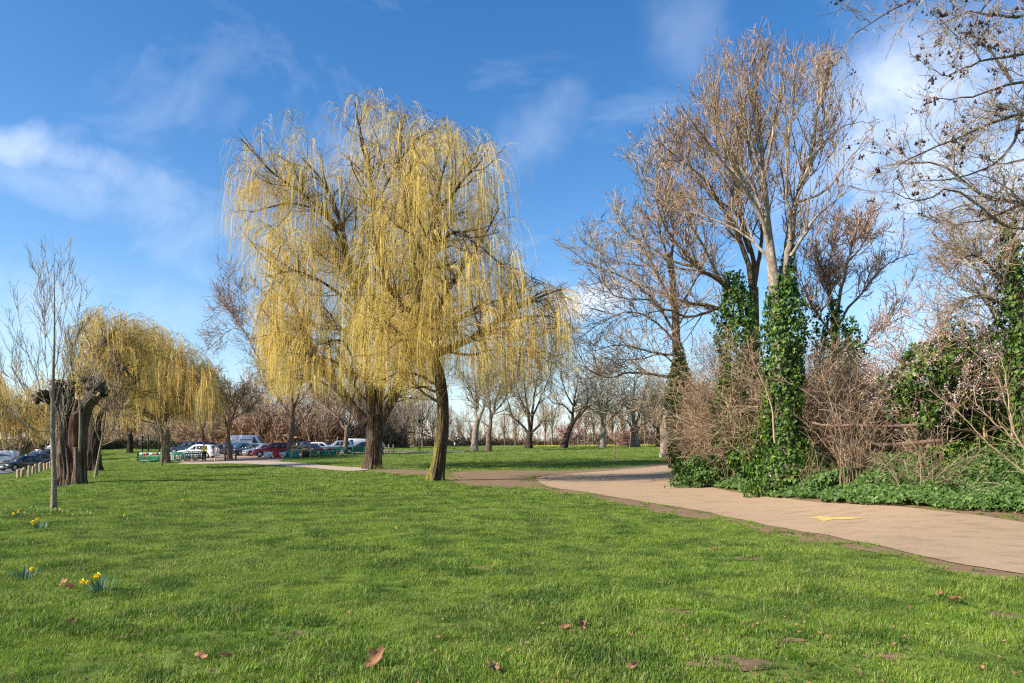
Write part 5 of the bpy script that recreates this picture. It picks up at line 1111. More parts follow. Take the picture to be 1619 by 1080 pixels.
# ------------------------------------------------------------------ the woods behind: one mass of stems and brush
def woods(name, label, segs, seed, m, per_m=1.2, rr=.05, fill=1.0, cat='woodland', trop=.16, tints=(0, 1), brush='brush'):
    """segs: list of (px, Y, top_px) along the front of a wood"""
    g = np.random.default_rng(seed); A = [np.array([(p[0]-809.5)/F_PX*p[1], p[1]]) for p in segs]; top = [p[2] for p in segs]; gg = Geo(); fg = Geo()
    for k in range(len(A)-1):
        L = np.linalg.norm(A[k+1]-A[k]); n = int(L*per_m); t = g.random(n); dep = g.random(n)**1.3*12
        x = A[k][0]*(1-t)+A[k+1][0]*t; y = A[k][1]*(1-t)+A[k+1][1]*t+dep; z = height(x, y)
        tp = top[k]*(1-t)+top[k+1]*t; lump = np.array([1+.5*mnoise.noise(Vector((a*.11, 0, seed))) for a in x]); hgt = np.maximum((HORIZ-tp)/F_PX*y+EYE-z, 1.)*g.uniform(.5, 1.1, n)*lump
        K = 5; P = np.empty((n, K, 3)); P[:, 0] = np.column_stack([x, y, z-.2]); d = unit(np.column_stack([g.normal(0, .2, n), g.normal(0, .2, n), np.ones(n)]))
        for j in range(1, K): d = unit(d+g.normal(0, .09, (n, 3))); P[:, j] = P[:, j-1]+d*(hgt/(K-1))[:, None]
        Rr = np.linspace(1, .3, K)[None]*(rr*(.5+hgt/8))[:, None]*g.uniform(.5, 1.3, (n, 1)); gg.tubes(P, Rr, 3, g.uniform(*tints, n), seed)
        nb = n*8; l2 = spawn((P, Rr), nb, g, .08, 1., (36, 13), (1., .5), 4, .12, (0, 0, trop), .5, rr*.5, .5)
        mh = hgt.mean(); sc = (mh*.26); l2 = (l2[0][:, :1]+(l2[0]-l2[0][:, :1])*sc, l2[1]); gg.ribbons(l2[0], l2[1], g.uniform(*tints, nb), seed+1)
        nt_ = n*40; l3 = spawn(l2, nt_, g, .1, 1., (38, 14), (.9*sc*.6, .5), 3, .14, (0, 0, trop), .6, rr*.42, .4); gg.ribbons(l3[0], l3[1], g.uniform(*tints, nt_), seed+2)
        # brush low down: crossed slivers of dead stem, thick at the foot and thinning upward
        nf = int(L*26*fill); t = g.random(nf); x = A[k][0]*(1-t)+A[k+1][0]*t; y = A[k][1]*(1-t)+A[k+1][1]*t+g.random(nf)*4; z = height(x, y)
        lump = np.array([.8+.9*mnoise.noise(Vector((a*.16, b_*.16, 3.))) for a, b_ in zip(x, y)]); q = np.column_stack([x, y, z-.2+mh*.50*lump*g.random(nf)**1.2])
        dv = unit(np.column_stack([g.normal(0, .5, nf), g.normal(0, .5, nf), g.normal(.5, .6, nf)])); ln = g.uniform(.5, 1.3, nf)*max(1., mh*.16); Pq = np.stack([q, q+dv*ln[:, None]*.5+g.normal(0, .06, (nf, 3)), q+dv*ln[:, None]], 1)
        fg.ribbons(Pq, np.tile([.04, .075, .03], (nf, 1))*max(1., mh*.18), g.random(nf), seed+5)
    root = empty(name, (A[0][0], A[0][1], H(*A[0])), label=label, cat=cat, kind='stuff')
    gg.obj('bare_stems', M[m], root, kind='stuff'); fg.obj('undergrowth', M[brush], root, kind='stuff'); place_children(root)
M['brush'] = leafmat('brush', (.13, .08, .05), (.27, .175, .11), (.40, .28, .18), .9, .15, .1, .3)
M['brush_green'] = leafmat('brush_green', (.018, .022, .012), (.045, .050, .020), (.09, .09, .04), .8, .15, .2, .3)
M['twig_far'] = twigmat('twig_far', (.24, .155, .095), (.42, .29, .18), (.55, .41, .28), .9)
M['twig_haze'] = twigmat('twig_haze', (.30, .22, .16), (.44, .33, .24), (.54, .43, .33), .9)
woods('woods', 'thick brown bare wood rising behind the car park', [(120, 170, 662), (180, 160, 655), (235, 150, 645), (300, 138, 635), (380, 128, 605), (450, 124, 592), (520, 124, 590), (580, 130, 602), (640, 140, 628)], 901, 'twig_far', 7., .040, 3.)
woods('far_hedge', 'low brown scrub bank along the far edge of the green', [(600, 170, 666), (660, 172, 656), (720, 176, 662), (780, 184, 672), (860, 190, 676), (930, 190, 668), (1000, 188, 660), (1070, 185, 655), (1200, 180, 655), (1420, 160, 655), (1640, 140, 655)], 902, 'twig_far', 2.2, .055, 4.)
woods('hazy_wood', 'thin pale-brown line of tall bare trees far behind the scrub bank', [(590, 210, 600), (650, 215, 604), (700, 220, 640), (780, 240, 655), (880, 250, 640), (960, 240, 615), (1060, 230, 600), (1200, 220, 600)], 903, 'twig_haze', .95, .055, .3)
woods('dark_hedge', 'dark green hedge beneath the golden willows behind the barriers', [(128, 128, 690), (170, 122, 688), (215, 118, 686), (275, 112, 688)], 904, 'twig_far', 2., .045, 8., cat='hedge', brush='brush_green')
woods('roadside_hedge', 'dark overgrown hedge along the far pavement of the road', [(-90, 78, 650), (-20, 96, 668), (20, 115, 674), (48, 150, 678), (66, 230, 684), (76, 400, 688), (110, 420, 684), (170, 360, 684), (240, 300, 684)], 905, 'twig_far', .45, .06, 1.0, cat='hedge', brush='brush_green')
woods('rear_hedge', 'brown hedgerow glimpsed behind the right-hand trees', [(1090, 42, 650), (1180, 40, 600), (1260, 38, 590), (1340, 36, 600), (1420, 33, 615), (1500, 31, 640), (1620, 28, 640), (1760, 26, 640)], 906, 'twig_far', 4., .014, 1.5, cat='hedge')
# single bare trees along the woods: copies that share their meshes
def copy_tree_to(src, x, y, rz, sc, label, group):
    r = src.copy(); COL.objects.link(r)
    mw = Matrix.Translation((x, y, H(x, y)-.1))@Matrix.Rotation(rz, 4, 'Z')@Matrix.Scale(sc, 4); r.matrix_world = mw; r['label'] = label; r['group'] = group
    for ch in src.children:
        c = ch.copy(); COL.objects.link(c); c.parent = r; c.matrix_parent_inverse = ch.matrix_parent_inverse.copy()
    return r
def auto_tree(name, label, B, hgt, seed, bm, tm, grp):
    g = np.random.default_rng(seed); Y = B[1]; by = HORIZ-(B[2]-EYE)/Y*F_PX; px = B[0]/Y*F_PX+809.5; h = hgt/Y*F_PX; L = []
    for k in range(8):
        a = g.uniform(-1, 1); s = .25+.4*g.random(); L.append(([(px, by-h*s*.8), (px+a*h*.12, by-h*(s+.12)), (px+a*h*.26, by-h*(s+.34)*.95), (px+a*h*.32, by-h*min(1, s+.52))], hgt*.009, hgt*.0018, g.uniform(-.25, .25)*hgt))
    return bare_tree(name, label, B, [(px, by), (px, by-h*.3), (px+g.normal()*h*.02, by-h*.6), (px, by-h*.9)], [hgt*.018, hgt*.014, hgt*.009, hgt*.003], L, seed, 90, 500, 900, hgt*.17, hgt*.09, hgt*.045, M[bm], tm, hgt*.0011, trop=.12, lim_split=False, sides=8, group=grp, t0=.15)
grp = 'bare trees along the far wood'
def pb(px, Y): x = (px-809.5)/F_PX*Y; return np.array((x, Y, H(x, Y)))
LB = 'tall thin bare tree standing in the far line of woods'
a1 = auto_tree('distant_tree', LB, pb(640, 165), 13., 951, 'bark_grey', 'twig_haze', grp); a2 = auto_tree('distant_tree', LB, pb(925, 180), 12., 952, 'bark_grey', 'twig_far', grp)
for k, (px, Y, s) in enumerate([(612, 168, 1.1), (655, 170, .9), (668, 166, 1.15), (684, 175, .9), (700, 180, 1.), (726, 186, .7), (798, 178, .8), (815, 170, .9), (862, 180, .9), (873, 190, 1.1), (915, 175, 1.), (938, 185, .9), (968, 190, 1.1), (985, 182, .9), (1020, 180, 1.2), (1035, 186, 1.), (1060, 180, 1.2), (1090, 170, 1.2),
                                (400, 130, .9), (425, 128, .8), (490, 128, .85), (520, 130, .9), (575, 134, .9), (345, 136, .75), (1160, 150, 1.), (1250, 140, 1.), (1380, 120, .9), (1420, 110, .8), (1450, 95, .6)]):
    x = (px-809.5)/F_PX*Y; copy_tree_to(a1 if k % 2 else a2, x, Y, k*1.7, s, LB, grp)
def pinks():
    for px, Y, w_, lab in [(905, 140, 26, 'pink blossoming tree behind the leaning plane, low on the far side'), (985, 145, 16, 'small pink blossom tree left of the stout plane tree')]:
        C = W(px, 700-w_*.42, Y); blossom('blossom_tree', lab, C, (w_*Y/F_PX*.8, 2.2, w_*Y/F_PX*.62), int(px), 0, 5200, 160, 'blossom tree', fl=.17, ivy=False)
pinks()
# thin yellow daffodil drift along the far mound
def drift():
    g = np.random.default_rng(6); n = 900; t = g.random(n); px = np.where(t < .5, 845+t*2*130, 1010+(t-.5)*2*50); Y = 150+g.normal(0, 2.0, n)+6*np.sin(px*.02)
    x = (px-809.5)/F_PX*Y; z = height(x, Y)+.12; V, F_, T = kites(np.column_stack([x, Y, z]), np.tile([-.3, -.8, .4], (n, 1)), .14, g, .6)
    Geo().put(V, F_, T).obj('daffodil_drift', M['daff_petal'], label='thin drift of yellow daffodils along the far edge of the green', cat='flowers', kind='stuff')
drift()
# ------------------------------------------------------------------ vehicles
M['glass'] = flat('car_glass', (.025, .035, .045), .06, 0, .8, .05)
M['tyre'] = flat('tyre', (.018, .018, .018), .85)
M['rim'] = flat('rim', (.45, .46, .48), .35, .7)
M['lamp_clear'] = flat('lamp_clear', (.75, .76, .78), .12, 0, .8)
M['lamp_red'] = flat('lamp_red', (.45, .02, .02), .2, 0, .7)
M['plastic_black'] = flat('plastic_black', (.02, .02, .022), .6)
M['plate_white'] = flat('plate_white', (.72, .72, .70), .4)
M['plate_yellow'] = flat('plate_yellow', (.75, .55, .08), .4)
def paint(name, c, metal=.3, rough=.22):
    m = flat(name, c, rough, metal, .5, .04); m.node_tree.nodes['Principled BSDF'].inputs['Coat Weight'].default_value = .7; m.node_tree.nodes['Principled BSDF'].inputs['Coat Roughness'].default_value = .05; return m
PA = dict(white=paint('paint_white', (.78, .79, .80), 0), silver=paint('paint_silver', (.50, .53, .57), .6), red=paint('paint_red', (.32, .012, .03), .2), black=paint('paint_black', (.012, .014, .018), .2),
          navy=paint('paint_navy', (.02, .035, .08), .3), blue=paint('paint_blue', (.03, .10, .24), .3), grey=paint('paint_grey', (.12, .13, .15), .5), teal=paint('paint_teal', (.05, .12, .15), .4))
ST = {  # length, width, belt profile (x/L, z) rear->front, cabin base x, roof x, roof z, nose/tail heights
    'hatch': dict(L=4.1, w=1.76, top=[(0, .60), (.02, .86), (.06, .93), (.64, .93), (.70, .92), (.90, .78), (.98, .66), (1, .42)], cab=(.03, .70), roof=(.10, .52), zr=1.47),
    'suv': dict(L=4.5, w=1.85, top=[(0, .66), (.015, .95), (.05, 1.05), (.64, 1.05), (.70, 1.03), (.91, .92), (.985, .76), (1, .48)], cab=(.02, .71), roof=(.09, .54), zr=1.66),
    'estate': dict(L=4.7, w=1.82, top=[(0, .60), (.015, .88), (.05, .95), (.64, .95), (.70, .93), (.91, .80), (.985, .66), (1, .42)], cab=(.015, .70), roof=(.09, .54), zr=1.50),
    'saloon': dict(L=4.6, w=1.80, top=[(0, .60), (.01, .90), (.05, .97), (.16, .98), (.64, .94), (.70, .92), (.92, .76), (.985, .64), (1, .42)], cab=(.13, .70), roof=(.30, .52), zr=1.44),
    'van': dict(L=5.9, w=2.05, top=[(0, .60), (.005, 1.20), (.01, 1.35), (.74, 1.35), (.82, 1.32), (.95, 1.08), (.99, .80), (1, .48)], cab=(.004, .84), roof=(.012, .70), zr=2.55),
    'small_van': dict(L=4.5, w=1.82, top=[(0, .60), (.005, 1.0), (.01, 1.10), (.70, 1.10), (.78, 1.06), (.94, .90), (.985, .72), (1, .45)], cab=(.006, .78), roof=(.02, .62), zr=1.88)}
def car(name, label, style, col, loc, rz, group=None, cat='car', plate='plate_white', rack=False, taxi=False):
    s = ST[style]; L, w2, zr = s['L'], s['w']/2, s['zr']; root = empty(name, tuple(loc), rz, label=label, cat=cat, group=group); pm = PA[col]; X = lambda f: (f-.5)*L
    tx = [p[0] for p in s['top']]; tz = [p[1] for p in s['top']]; fs = sorted(set(list(np.linspace(0, 1, 25))+tx)); van = style in ('van', 'small_van')
    wf, wr = (.82, .17) if not van else (.84, .19); rad = .32 if style in ('hatch', 'estate', 'saloon') else .36
    # body: lofted rings
    rings = []
    for f in fs:
        zt = np.interp(f, tx, tz); zb = .20+.10*max(0, (.06-f)/.06)+.10*max(0, (f-.94)/.06); k = w2*(1-.16*max(0, (f-.86)/.14)**2-.10*max(0, (.08-f)/.08)**2)
        arch = 0
        for c in (wf, wr):
            dx = (f-c)*L
            if abs(dx) < rad+.06: arch = max(arch, math.sqrt(max(0, (rad+.06)**2-dx*dx))+.30)
        zs = max(zb, arch); zm = zs+(zt-zs)*.55
        r = [(X(f), 0, zb), (X(f), -k*.80, zb), (X(f), -k*.80, max(zb, zs)), (X(f), -k*.985, max(zb+.01, zs)), (X(f), -k, zm), (X(f), -k*.965, zt-.05), (X(f), -k*.88, zt), (X(f), 0, zt+.015)]
        rings.append(r+[(a, -b_, c_) for a, b_, c_ in r[-2:0:-1]])
    Rg = np.array(rings); n, k, _ = Rg.shape; i = (np.arange(n-1)*k)[:, None]; j = np.arange(k)[None]; j2 = (j+1) % k
    g = Geo().put(Rg.reshape(-1, 3), [np.stack([i+j, i+k+j, i+k+j2, i+j2], -1).reshape(-1, 4), np.arange(k)[None], (np.arange(k)[::-1]+(n-1)*k)[None]])
    ob = g.obj('body', pm, root, smooth=True); md = ob.modifiers.new('edge', 'EDGE_SPLIT'); md.split_angle = R(38)
    # cabin
    c0, c1 = s['cab']; r0, r1 = s['roof']; zb0, zb1 = np.interp(c0+.03, tx, tz)-.02, np.interp(c1, tx, tz)-.02; kb, kr = w2*.90, w2*(.74 if not van else .84)
    base = np.array([(X(c0), -kb*.93, zb0), (X(r0), -kb, zb0), (X(r1), -kb, zb1), (X(c1), -kb*.90, zb1)]); roof = np.array([(X(r0), -kr*.93, zr-.05), (X(r0+.05), -kr, zr-.015), (X(r1-.06), -kr, zr), (X(r1), -kr*.93, zr-.05)])
    cb = Geo(); V = np.concatenate([base, roof, base*[1, -1, 1], roof*[1, -1, 1], [(X(r0+.05), 0, zr+.02), (X(r1-.06), 0, zr+.035)]])
    F4 = [(0, 1, 5, 4), (1, 2, 6, 5), (2, 3, 7, 6), (8, 12, 13, 9), (9, 13, 14, 10), (10, 14, 15, 11), (3, 11, 15, 7), (0, 4, 12, 8), (5, 6, 17, 16), (16, 17, 14, 13), ]
    F3 = [(4, 5, 16), (7, 17, 6), (12, 16, 13), (15, 14, 17)]; F4 += [(4, 16, 12, 12)]; F4 = F4[:-1]; F3 += [(4, 16, 12), (7, 15, 17)]
    cb.put(V, [np.array(F4), np.array(F3)]); cb.obj('roof', pm, root)
    def win(name, pts, m='glass', off=.006):
        P = np.array(pts, float); nrm = np.cross(P[1]-P[0], P[2]-P[0]); nrm /= np.linalg.norm(nrm)
        if np.dot(nrm, P.mean(0)-np.array([0, 0, zr*.55])) < 0: nrm = -nrm; P = P[::-1]
        q = P+nrm*off; m_ = len(P); Fs = [np.arange(m_)[None]+0, ]; gg = Geo().put(np.concatenate([q, P-nrm*.004]), [np.arange(m_)[None], np.array([[a, (a+m_), ((a+1) % m_)+m_, (a+1) % m_] for a in range(m_)])]); return gg.obj(name, M[m], root)
    for sy in (-1, 1):
        def P2(f, t):  # on the side plane: f along, t height share
            a = np.array([X(f), kb, zb0+(zb1-zb0)*np.clip((f-r0)/(r1-r0), 0, 1)]); zt_ = zr-.02; b_ = np.array([X(np.clip(f, r0+.05, r1-.06)), kr, zt_]); q = a*(1-t)+b_*t; return q*[1, sy, 1]
        t1 = .86; lo = .08
        if style == 'van': segs = [(r1-.10, r1+.02)]
        elif style == 'small_van': segs = [(r1-.17, r1+.02)]
        else:
            m_ = (r0+r1)/2+.04; segs = [(r0+.06, m_-.115), (m_-.10, m_+.085), (m_+.10, r1+.02)] if style in ('suv', 'estate') else [(r0+.05, m_-.015), (m_+.0, r1+.02)]
        for kx, (a, b_) in enumerate(segs):
            last = kx == len(segs)-1; q = [P2(a, lo), P2(b_+(.06 if last else 0), lo), P2(b_-(.06 if last else 0), t1), P2(a+(.02 if kx == 0 else 0), t1)]; win('side_window', q)
    def face(a0, a1, b0, b1, name, inset=.10):
        e = [np.array(v, float) for v in (a0, a1, b1, b0)]; c_ = sum(e)/4; win(name, [c_+(v-c_)*(1-inset) for v in e])
    face(base[3], base[3]*[1, -1, 1], roof[3], roof[3]*[1, -1, 1], 'windscreen')
    if not van: face(base[0], base[0]*[1, -1, 1], roof[0], roof[0]*[1, -1, 1], 'rear_window', .16)
    # wheels
    for c in (wf, wr):
        for sy in (-1, 1):
            t = Geo(); a = np.arange(20)/20*2*math.pi; pr = [(rad*.62, 0.), (rad*.96, .0), (rad, .03), (rad, .19), (rad*.9, .2)]
            V = np.array([[(X(c)+r_*math.cos(q), sy*(w2-.02-y_), .0+rad+r_*math.sin(q)) for q in a] for r_, y_ in pr]).reshape(-1, 3); i = (np.arange(4)*20)[:, None]; j = np.arange(20)[None]
            t.put(V, np.stack([i+j, i+(j+1) % 20, i+20+(j+1) % 20, i+20+j], -1).reshape(-1, 4)); to = t.obj('wheel', M['tyre'], root, smooth=True)
            rm = Geo(); a = np.arange(10)/10*2*math.pi; V = [(X(c), sy*(w2-.015), rad)]+[(X(c)+rad*.64*(1 if k % 2 else .92)*math.cos(q), sy*(w2-.04), rad+rad*.64*(1 if k % 2 else .92)*math.sin(q)) for k, q in enumerate(a)]
            rm.put(V, np.array([(0, 1+k, 1+(k+1) % 10) for k in range(10)])); rm.obj('rim', M['rim'], to)
    fz = np.interp(.97, tx, tz); rzz = np.interp(.03, tx, tz)
    for sy in (-1, 1):
        Geo().box((X(.972), sy*w2*.70, fz-.10), (.16, .34, .13)).obj('headlight', M['lamp_clear'], root); Geo().box((X(.008), sy*w2*.80, rzz-.16), (.08, .20, .30 if not van else .5)).obj('tail_light', M['lamp_red'], root)
        Geo().box((X(c1-.035), sy*(w2+.09), zb1+.05), (.10, .20, .14)).obj('door_mirror', pm, root)
    Geo().box((X(1.)-.005, 0, .52), (.03, 1.05, .16)).obj('grille', M['plastic_black'], root); Geo().box((X(1.)+.015, 0, .40), (.02, .52, .11)).obj('number_plate', M['plate_white'], root); Geo().box((X(0.)-.012, 0, .62), (.02, .52, .11)).obj('number_plate', M['plate_yellow'], root)
    Geo().box((X(.5), 0, .27), (L*.56, w2*2+.015, .10)).obj('sill_trim', M['plastic_black'], root)
    if rack:
        for sy in (-1, 1): Geo().box((X((r0+r1)/2), sy*kr*.9, zr+.05), (L*.36, .05, .05)).obj('roof_rail', M['rim'], root)
    if taxi: Geo().box((X(.48), 0, zr+.10), (.18, .80, .16)).obj('roof_sign', M['plate_white'], root)
    return root
def at(px, Y): x = (px-809.5)/F_PX*Y; return (x, Y, H(x, Y)+.02)
CG = 'cars parked in the gravel car park'
D = R
car('parked_car', 'white estate car with roof rails parked behind the green barriers', 'estate', 'white', at(312, 81), D(176), CG, rack=True)
car('parked_car', 'dark blue car glimpsed behind the white estate', 'suv', 'navy', at(297, 92), D(186), CG)
car('parked_car', 'black car whose dark roof shows above the white estate, nearest the man in yellow', 'hatch', 'black', at(322, 99), D(178), CG)
car('parked_car', 'dark car standing behind the pedestrian dressed in white', 'hatch', 'grey', at(344, 86), D(200), CG)
car('parked_car', 'blue hatchback just right of the small dark tree trunk', 'hatch', 'blue', at(371, 97), D(215), CG)
car('parked_car', 'teal grey hatchback, first of the row left of the red car', 'hatch', 'teal', at(378, 90), D(222), CG)
car('parked_car', 'dark grey saloon in front of the white van', 'saloon', 'grey', at(397, 88), D(214), CG)
car('parked_car', 'silver hatchback tucked between the grey saloon and the red car', 'hatch', 'silver', at(412, 86), D(214), CG)
car('parked_car', 'dark red family car, the brightest in the car park', 'suv', 'red', at(431, 81), D(202), CG)
car('parked_car', 'black car just right of the plane trunk, over the tan work frame', 'suv', 'black', at(474, 93), D(180), CG)
car('parked_car', 'navy saloon behind the tan work frame', 'saloon', 'navy', at(486, 86), D(184), CG)
car('parked_car', 'dark teal car left of the small white hatchback', 'hatch', 'teal', at(498, 96), D(200), CG)
car('parked_car', 'small white hatchback above the middle green barriers', 'hatch', 'white', at(512, 92), D(10), CG)
car('parked_car', 'silver car left of the stout short plane trunk', 'suv', 'silver', at(532, 92), D(205), CG)
car('parked_van', 'white panel van in the row behind the stout plane trunk', 'small_van', 'white', at(554, 98), D(210), cat='van', group=None)
car('parked_car', 'black low saloon between the plane trunk and the thick willow trunk', 'saloon', 'black', at(571, 88), D(196), CG)
car('parked_car', 'grey car far back left of the white van', 'hatch', 'grey', at(357, 108), D(190), CG)
van = car('parked_van', 'long white high-roofed van at the back of the car park', 'van', 'white', at(396, 108), D(0), cat='van')
def decal(root, name, pts, y, m):
    """flat print on a van side, 4 mm proud"""
    P = np.array([(p[0], y, p[1]) for p in pts]); f = np.arange(len(P))[None]; Geo().put(P, f if y < 0 else f[:, ::-1]).obj(name, m, root)
M['print_blue'] = flat('print_blue', (.10, .16, .30), .5); M['print_purple'] = flat('print_purple', (.14, .09, .35), .5); M['print_orange'] = flat('print_orange', (.75, .33, .08), .5)
s_ = ST['van']
for k in range(7): decal(van, 'lettering', [(-1.2+k*.26, 1.98), (-1.02+k*.26, 1.98), (-1.02+k*.26, 1.80), (-1.2+k*.26, 1.80)], -.955, M['print_blue'])
TG = 'cars driving on the road'
def onroad(px, Y, rz, off=0): return at(px, Y)
car('car', 'black hatchback with lit headlamps coming down the road nearest the camera', 'hatch', 'black', at(33, 72), D(-105), TG)
car('car', 'dark car hidden half behind the leading black hatchback', 'hatch', 'grey', at(52, 79), D(-105), TG)
car('taxi', 'white taxi with a roof light in the queue of traffic', 'estate', 'white', at(60, 90), D(-103), None, 'taxi', taxi=True)
car('car', 'dark people carrier right beside the white taxi, behind the sapling trunk', 'suv', 'black', at(77, 84), D(-103), TG)
car('car', 'distant red car where the road meets the willows', 'hatch', 'red', at(79, 215), D(-100), TG)
car('car', 'distant white car glimpsed between the sapling and the hollow stump', 'hatch', 'white', at(89, 150), D(-100), TG)
wv = car('van', 'white van with a purple and orange swoosh leaving at the left edge', 'small_van', 'white', at(-6, 84), D(197), None, 'van')
y_ = -.915
for yy in (.92, -.92):
    decal(wv, 'swoosh', [(-2.0, 1.25), (-.6, 1.5), (.4, 1.35), (1.3, .95), (.4, 1.18), (-.6, 1.28)], yy, M['print_purple']); decal(wv, 'swoosh', [(-.4, .95), (.5, 1.0), (1.4, .72), (-.4, .70)], yy, M['print_orange'])

# ------------------------------------------------------------------ short wooden posts along the verge
def post_row():
    g = np.random.default_rng(2); first = None
    P = [(29, 50), (34.5, 50.5), (38, 55), (46.5, 53), (52.5, 55.5), (57.5, 56), (64, 60), (66.5, 63), (71, 62), (75.5, 64), (80, 70), (83, 76)]
    gg = Geo(); a = np.arange(12)/12*2*math.pi; prof = [(.115, -.2), (.115, .62), (.105, .68), (.06, .70)]
    V = np.array([[(r*math.cos(q), r*math.sin(q), z) for q in a] for r, z in prof]).reshape(-1, 3); i = (np.arange(3)*12)[:, None]; j = np.arange(12)[None]
    gg.put(V, [np.stack([i+j, i+(j+1) % 12, i+12+(j+1) % 12, i+12+j], -1).reshape(-1, 4), (np.arange(12)+36)[None]]); me = gg.mesh('wooden_post'); me.materials.append(M['post_wood'])
    for k, (px, Y) in enumerate(P):
        x, y, z = at(px, Y); o = bpy.data.objects.new('wooden_post', me); COL.objects.link(o); o.location = (x, y, z-.02); o.rotation_euler = (g.normal(0, .05), g.normal(0, .05), g.random()*6); o.scale = (1, 1, g.uniform(.9, 1.25))
        tag(o, ('leftmost', 'second from left', 'third from left', 'fourth from left', 'fifth from left', 'sixth from left', 'sixth from right', 'fifth from right', 'fourth from right', 'third from right', 'second from right', 'rightmost')[k]+' of the short round wooden posts along the road verge', 'bollard', 'wooden posts along the road verge')
M['post_wood'] = flat('post_wood', (.40, .28, .17), .9, var=.4, scale=8)
post_row()

# ------------------------------------------------------------------ road works: barriers, boards
M['bar_green'] = flat('barrier_green', (.015, .26, .16), .45); M['bar_dark'] = flat('barrier_dark_green', (.010, .075, .065), .5); M['ret_red'] = flat('board_red', (.55, .02, .02), .4); M['ret_white'] = flat('board_white', (.75, .75, .74), .5); M['tan'] = flat('tan_ply', (.50, .29, .10), .7); M['bin_teal'] = flat('bin_teal', (.03, .25, .26), .5); M['board_blue'] = flat('board_blue', (.03, .08, .35), .4)
def barrier(label, px, Y, rz, col='bar_green', ln=1.9, board=True, group='green plastic pedestrian barriers round the road works', first=[None]):
    x, y, z = at(px, Y); root = empty('plastic_barrier', (x, y, z), rz, label=label, cat='barrier', group=group); h = .98
    fr = Geo(); 
    for zz in (.18, h-.04, ): fr.box((0, 0, zz), (ln, .05, .09))
    for xx in (-ln/2+.04, ln/2-.04): fr.box((xx, 0, (h+.18)/2), (.08, .052, h-.18))
    fr.obj('frame', M[col], root)
    n = 9
    for k in range(n): Geo().box((-ln/2+ln*(k+1)/(n+1), 0, .50), (.055, .03, .60)).obj('upright', M[col], root)
    for xx in (-ln*.32, ln*.32): Geo().box((xx, 0, .045), (.10, .62, .09)).obj('foot', M['plastic_black'], root)
    if board:
        for k in range(4): Geo().box((-ln/2+ln*(k+.5)/4, -.035, h-.12), (ln/4-.004, .014, .17)).obj('stripe', M['ret_red' if k % 2 else 'ret_white'], root)
    else: Geo().box((0, 0, h-.22), (ln*.86, .03, .16)).obj('board', M[col], root)
    return root
barrier('leftmost green barrier, set edge-on left of the striped one', 228, 73, D(70), 'bar_dark', 1.8, False)
barrier('green barrier with a red and white striped board, left of the pale willow trunk', 236, 72, D(4))
barrier('green barrier with stripes half behind the pale willow trunk', 249, 72.5, D(0))
barrier('bright green barrier just right of the pale willow trunk', 275, 72, D(2), 'bar_green', 1.8, False)
barrier('dark green barrier in the shade left of the middle of the row', 289, 73.5, D(-8), 'bar_dark', 1.9, False)
barrier('dark green barrier second from the man in the yellow vest', 302, 74, D(6), 'bar_dark', 1.9, False)
barrier('dark green barrier directly left of the man in the yellow vest', 315, 74.5, D(0), 'bar_dark', 1.5, False)
barrier('green barrier next to the tan work frame', 490, 80, D(2)); barrier('green barrier with stripes, second from the tan frame', 501, 81, D(50)); barrier('green barrier with stripes below the small white hatchback', 511, 80.5, D(5))
barrier('green barrier leading to the stout plane trunk', 523, 81.5, D(0), 'bar_green', 1.9, False); barrier('last green barrier before the stout plane trunk', 534, 82, D(-3), 'bar_green', 1.9, False)
barrier('green barrier between the stout plane and the thick willow trunk', 570, 83, D(0), 'bar_green', 2.0, False)
def board(label, px, Y, w_, h_, z0, m, legs=True, cat='road sign', name='works_board', stripe=None):
    x, y, z = at(px, Y); root = empty(name, (x, y, z), 0, label=label, cat=cat); Geo().box((0, 0, z0+h_/2), (w_, .04, h_)).obj('panel', M[m], root)
    for xx in (-w_*.38, w_*.38): Geo().box((xx, .05, (z0+h_*.5)/2), (.05, .05, z0+h_*.5)).obj('leg', M['plastic_black'], root)
    if stripe: Geo().put(np.array([(-w_*.42, -.025, z0+h_*.9), (-w_*.30, -.025, z0+h_*.9), (w_*.42, -.025, z0+h_*.15), (w_*.30, -.025, z0+h_*.15)])[[0, 3, 2, 1]], np.array([[0, 1, 2, 3]])).obj('stripe', M[stripe], root)
    return root
board('white works board with a dark diagonal stripe beside the red car', 424, 76, .95, .55, .18, 'ret_white', stripe='board_blue')
board('plain bright red works board in front of the red car', 437, 76, .62, .62, .10, 'ret_red'); board('small white works board between the red board and the plane trunk', 447, 76.5, .75, .42, .22, 'ret_white')
b_ = board('green plastic board leaning left of the flaking plane trunk', 453, 77, .5, .75, .05, 'bar_green')
def tan_frame():
    x, y, z = at(476, 75.5); root = empty('work_frame', (x, y, z), 0, label='tan timber work frame with a dark panel, right of the flaking plane trunk', cat='frame'); 
    for xx in (-.95, .1, 1.0): Geo().box((xx, 0, .65), (.12, .12, 1.3)).obj('upright', M['tan'], root)
    Geo().box((0.02, 0, 1.28), (2.1, .16, .16)).obj('top_rail', M['tan'], root); Geo().box((.02, 0, .86), (1.95, .10, .16)).obj('rail', M['tan'], root); Geo().box((.55, .03, .40), (.78, .05, .6)).obj('panel', M['plastic_black'], root)
tan_frame()
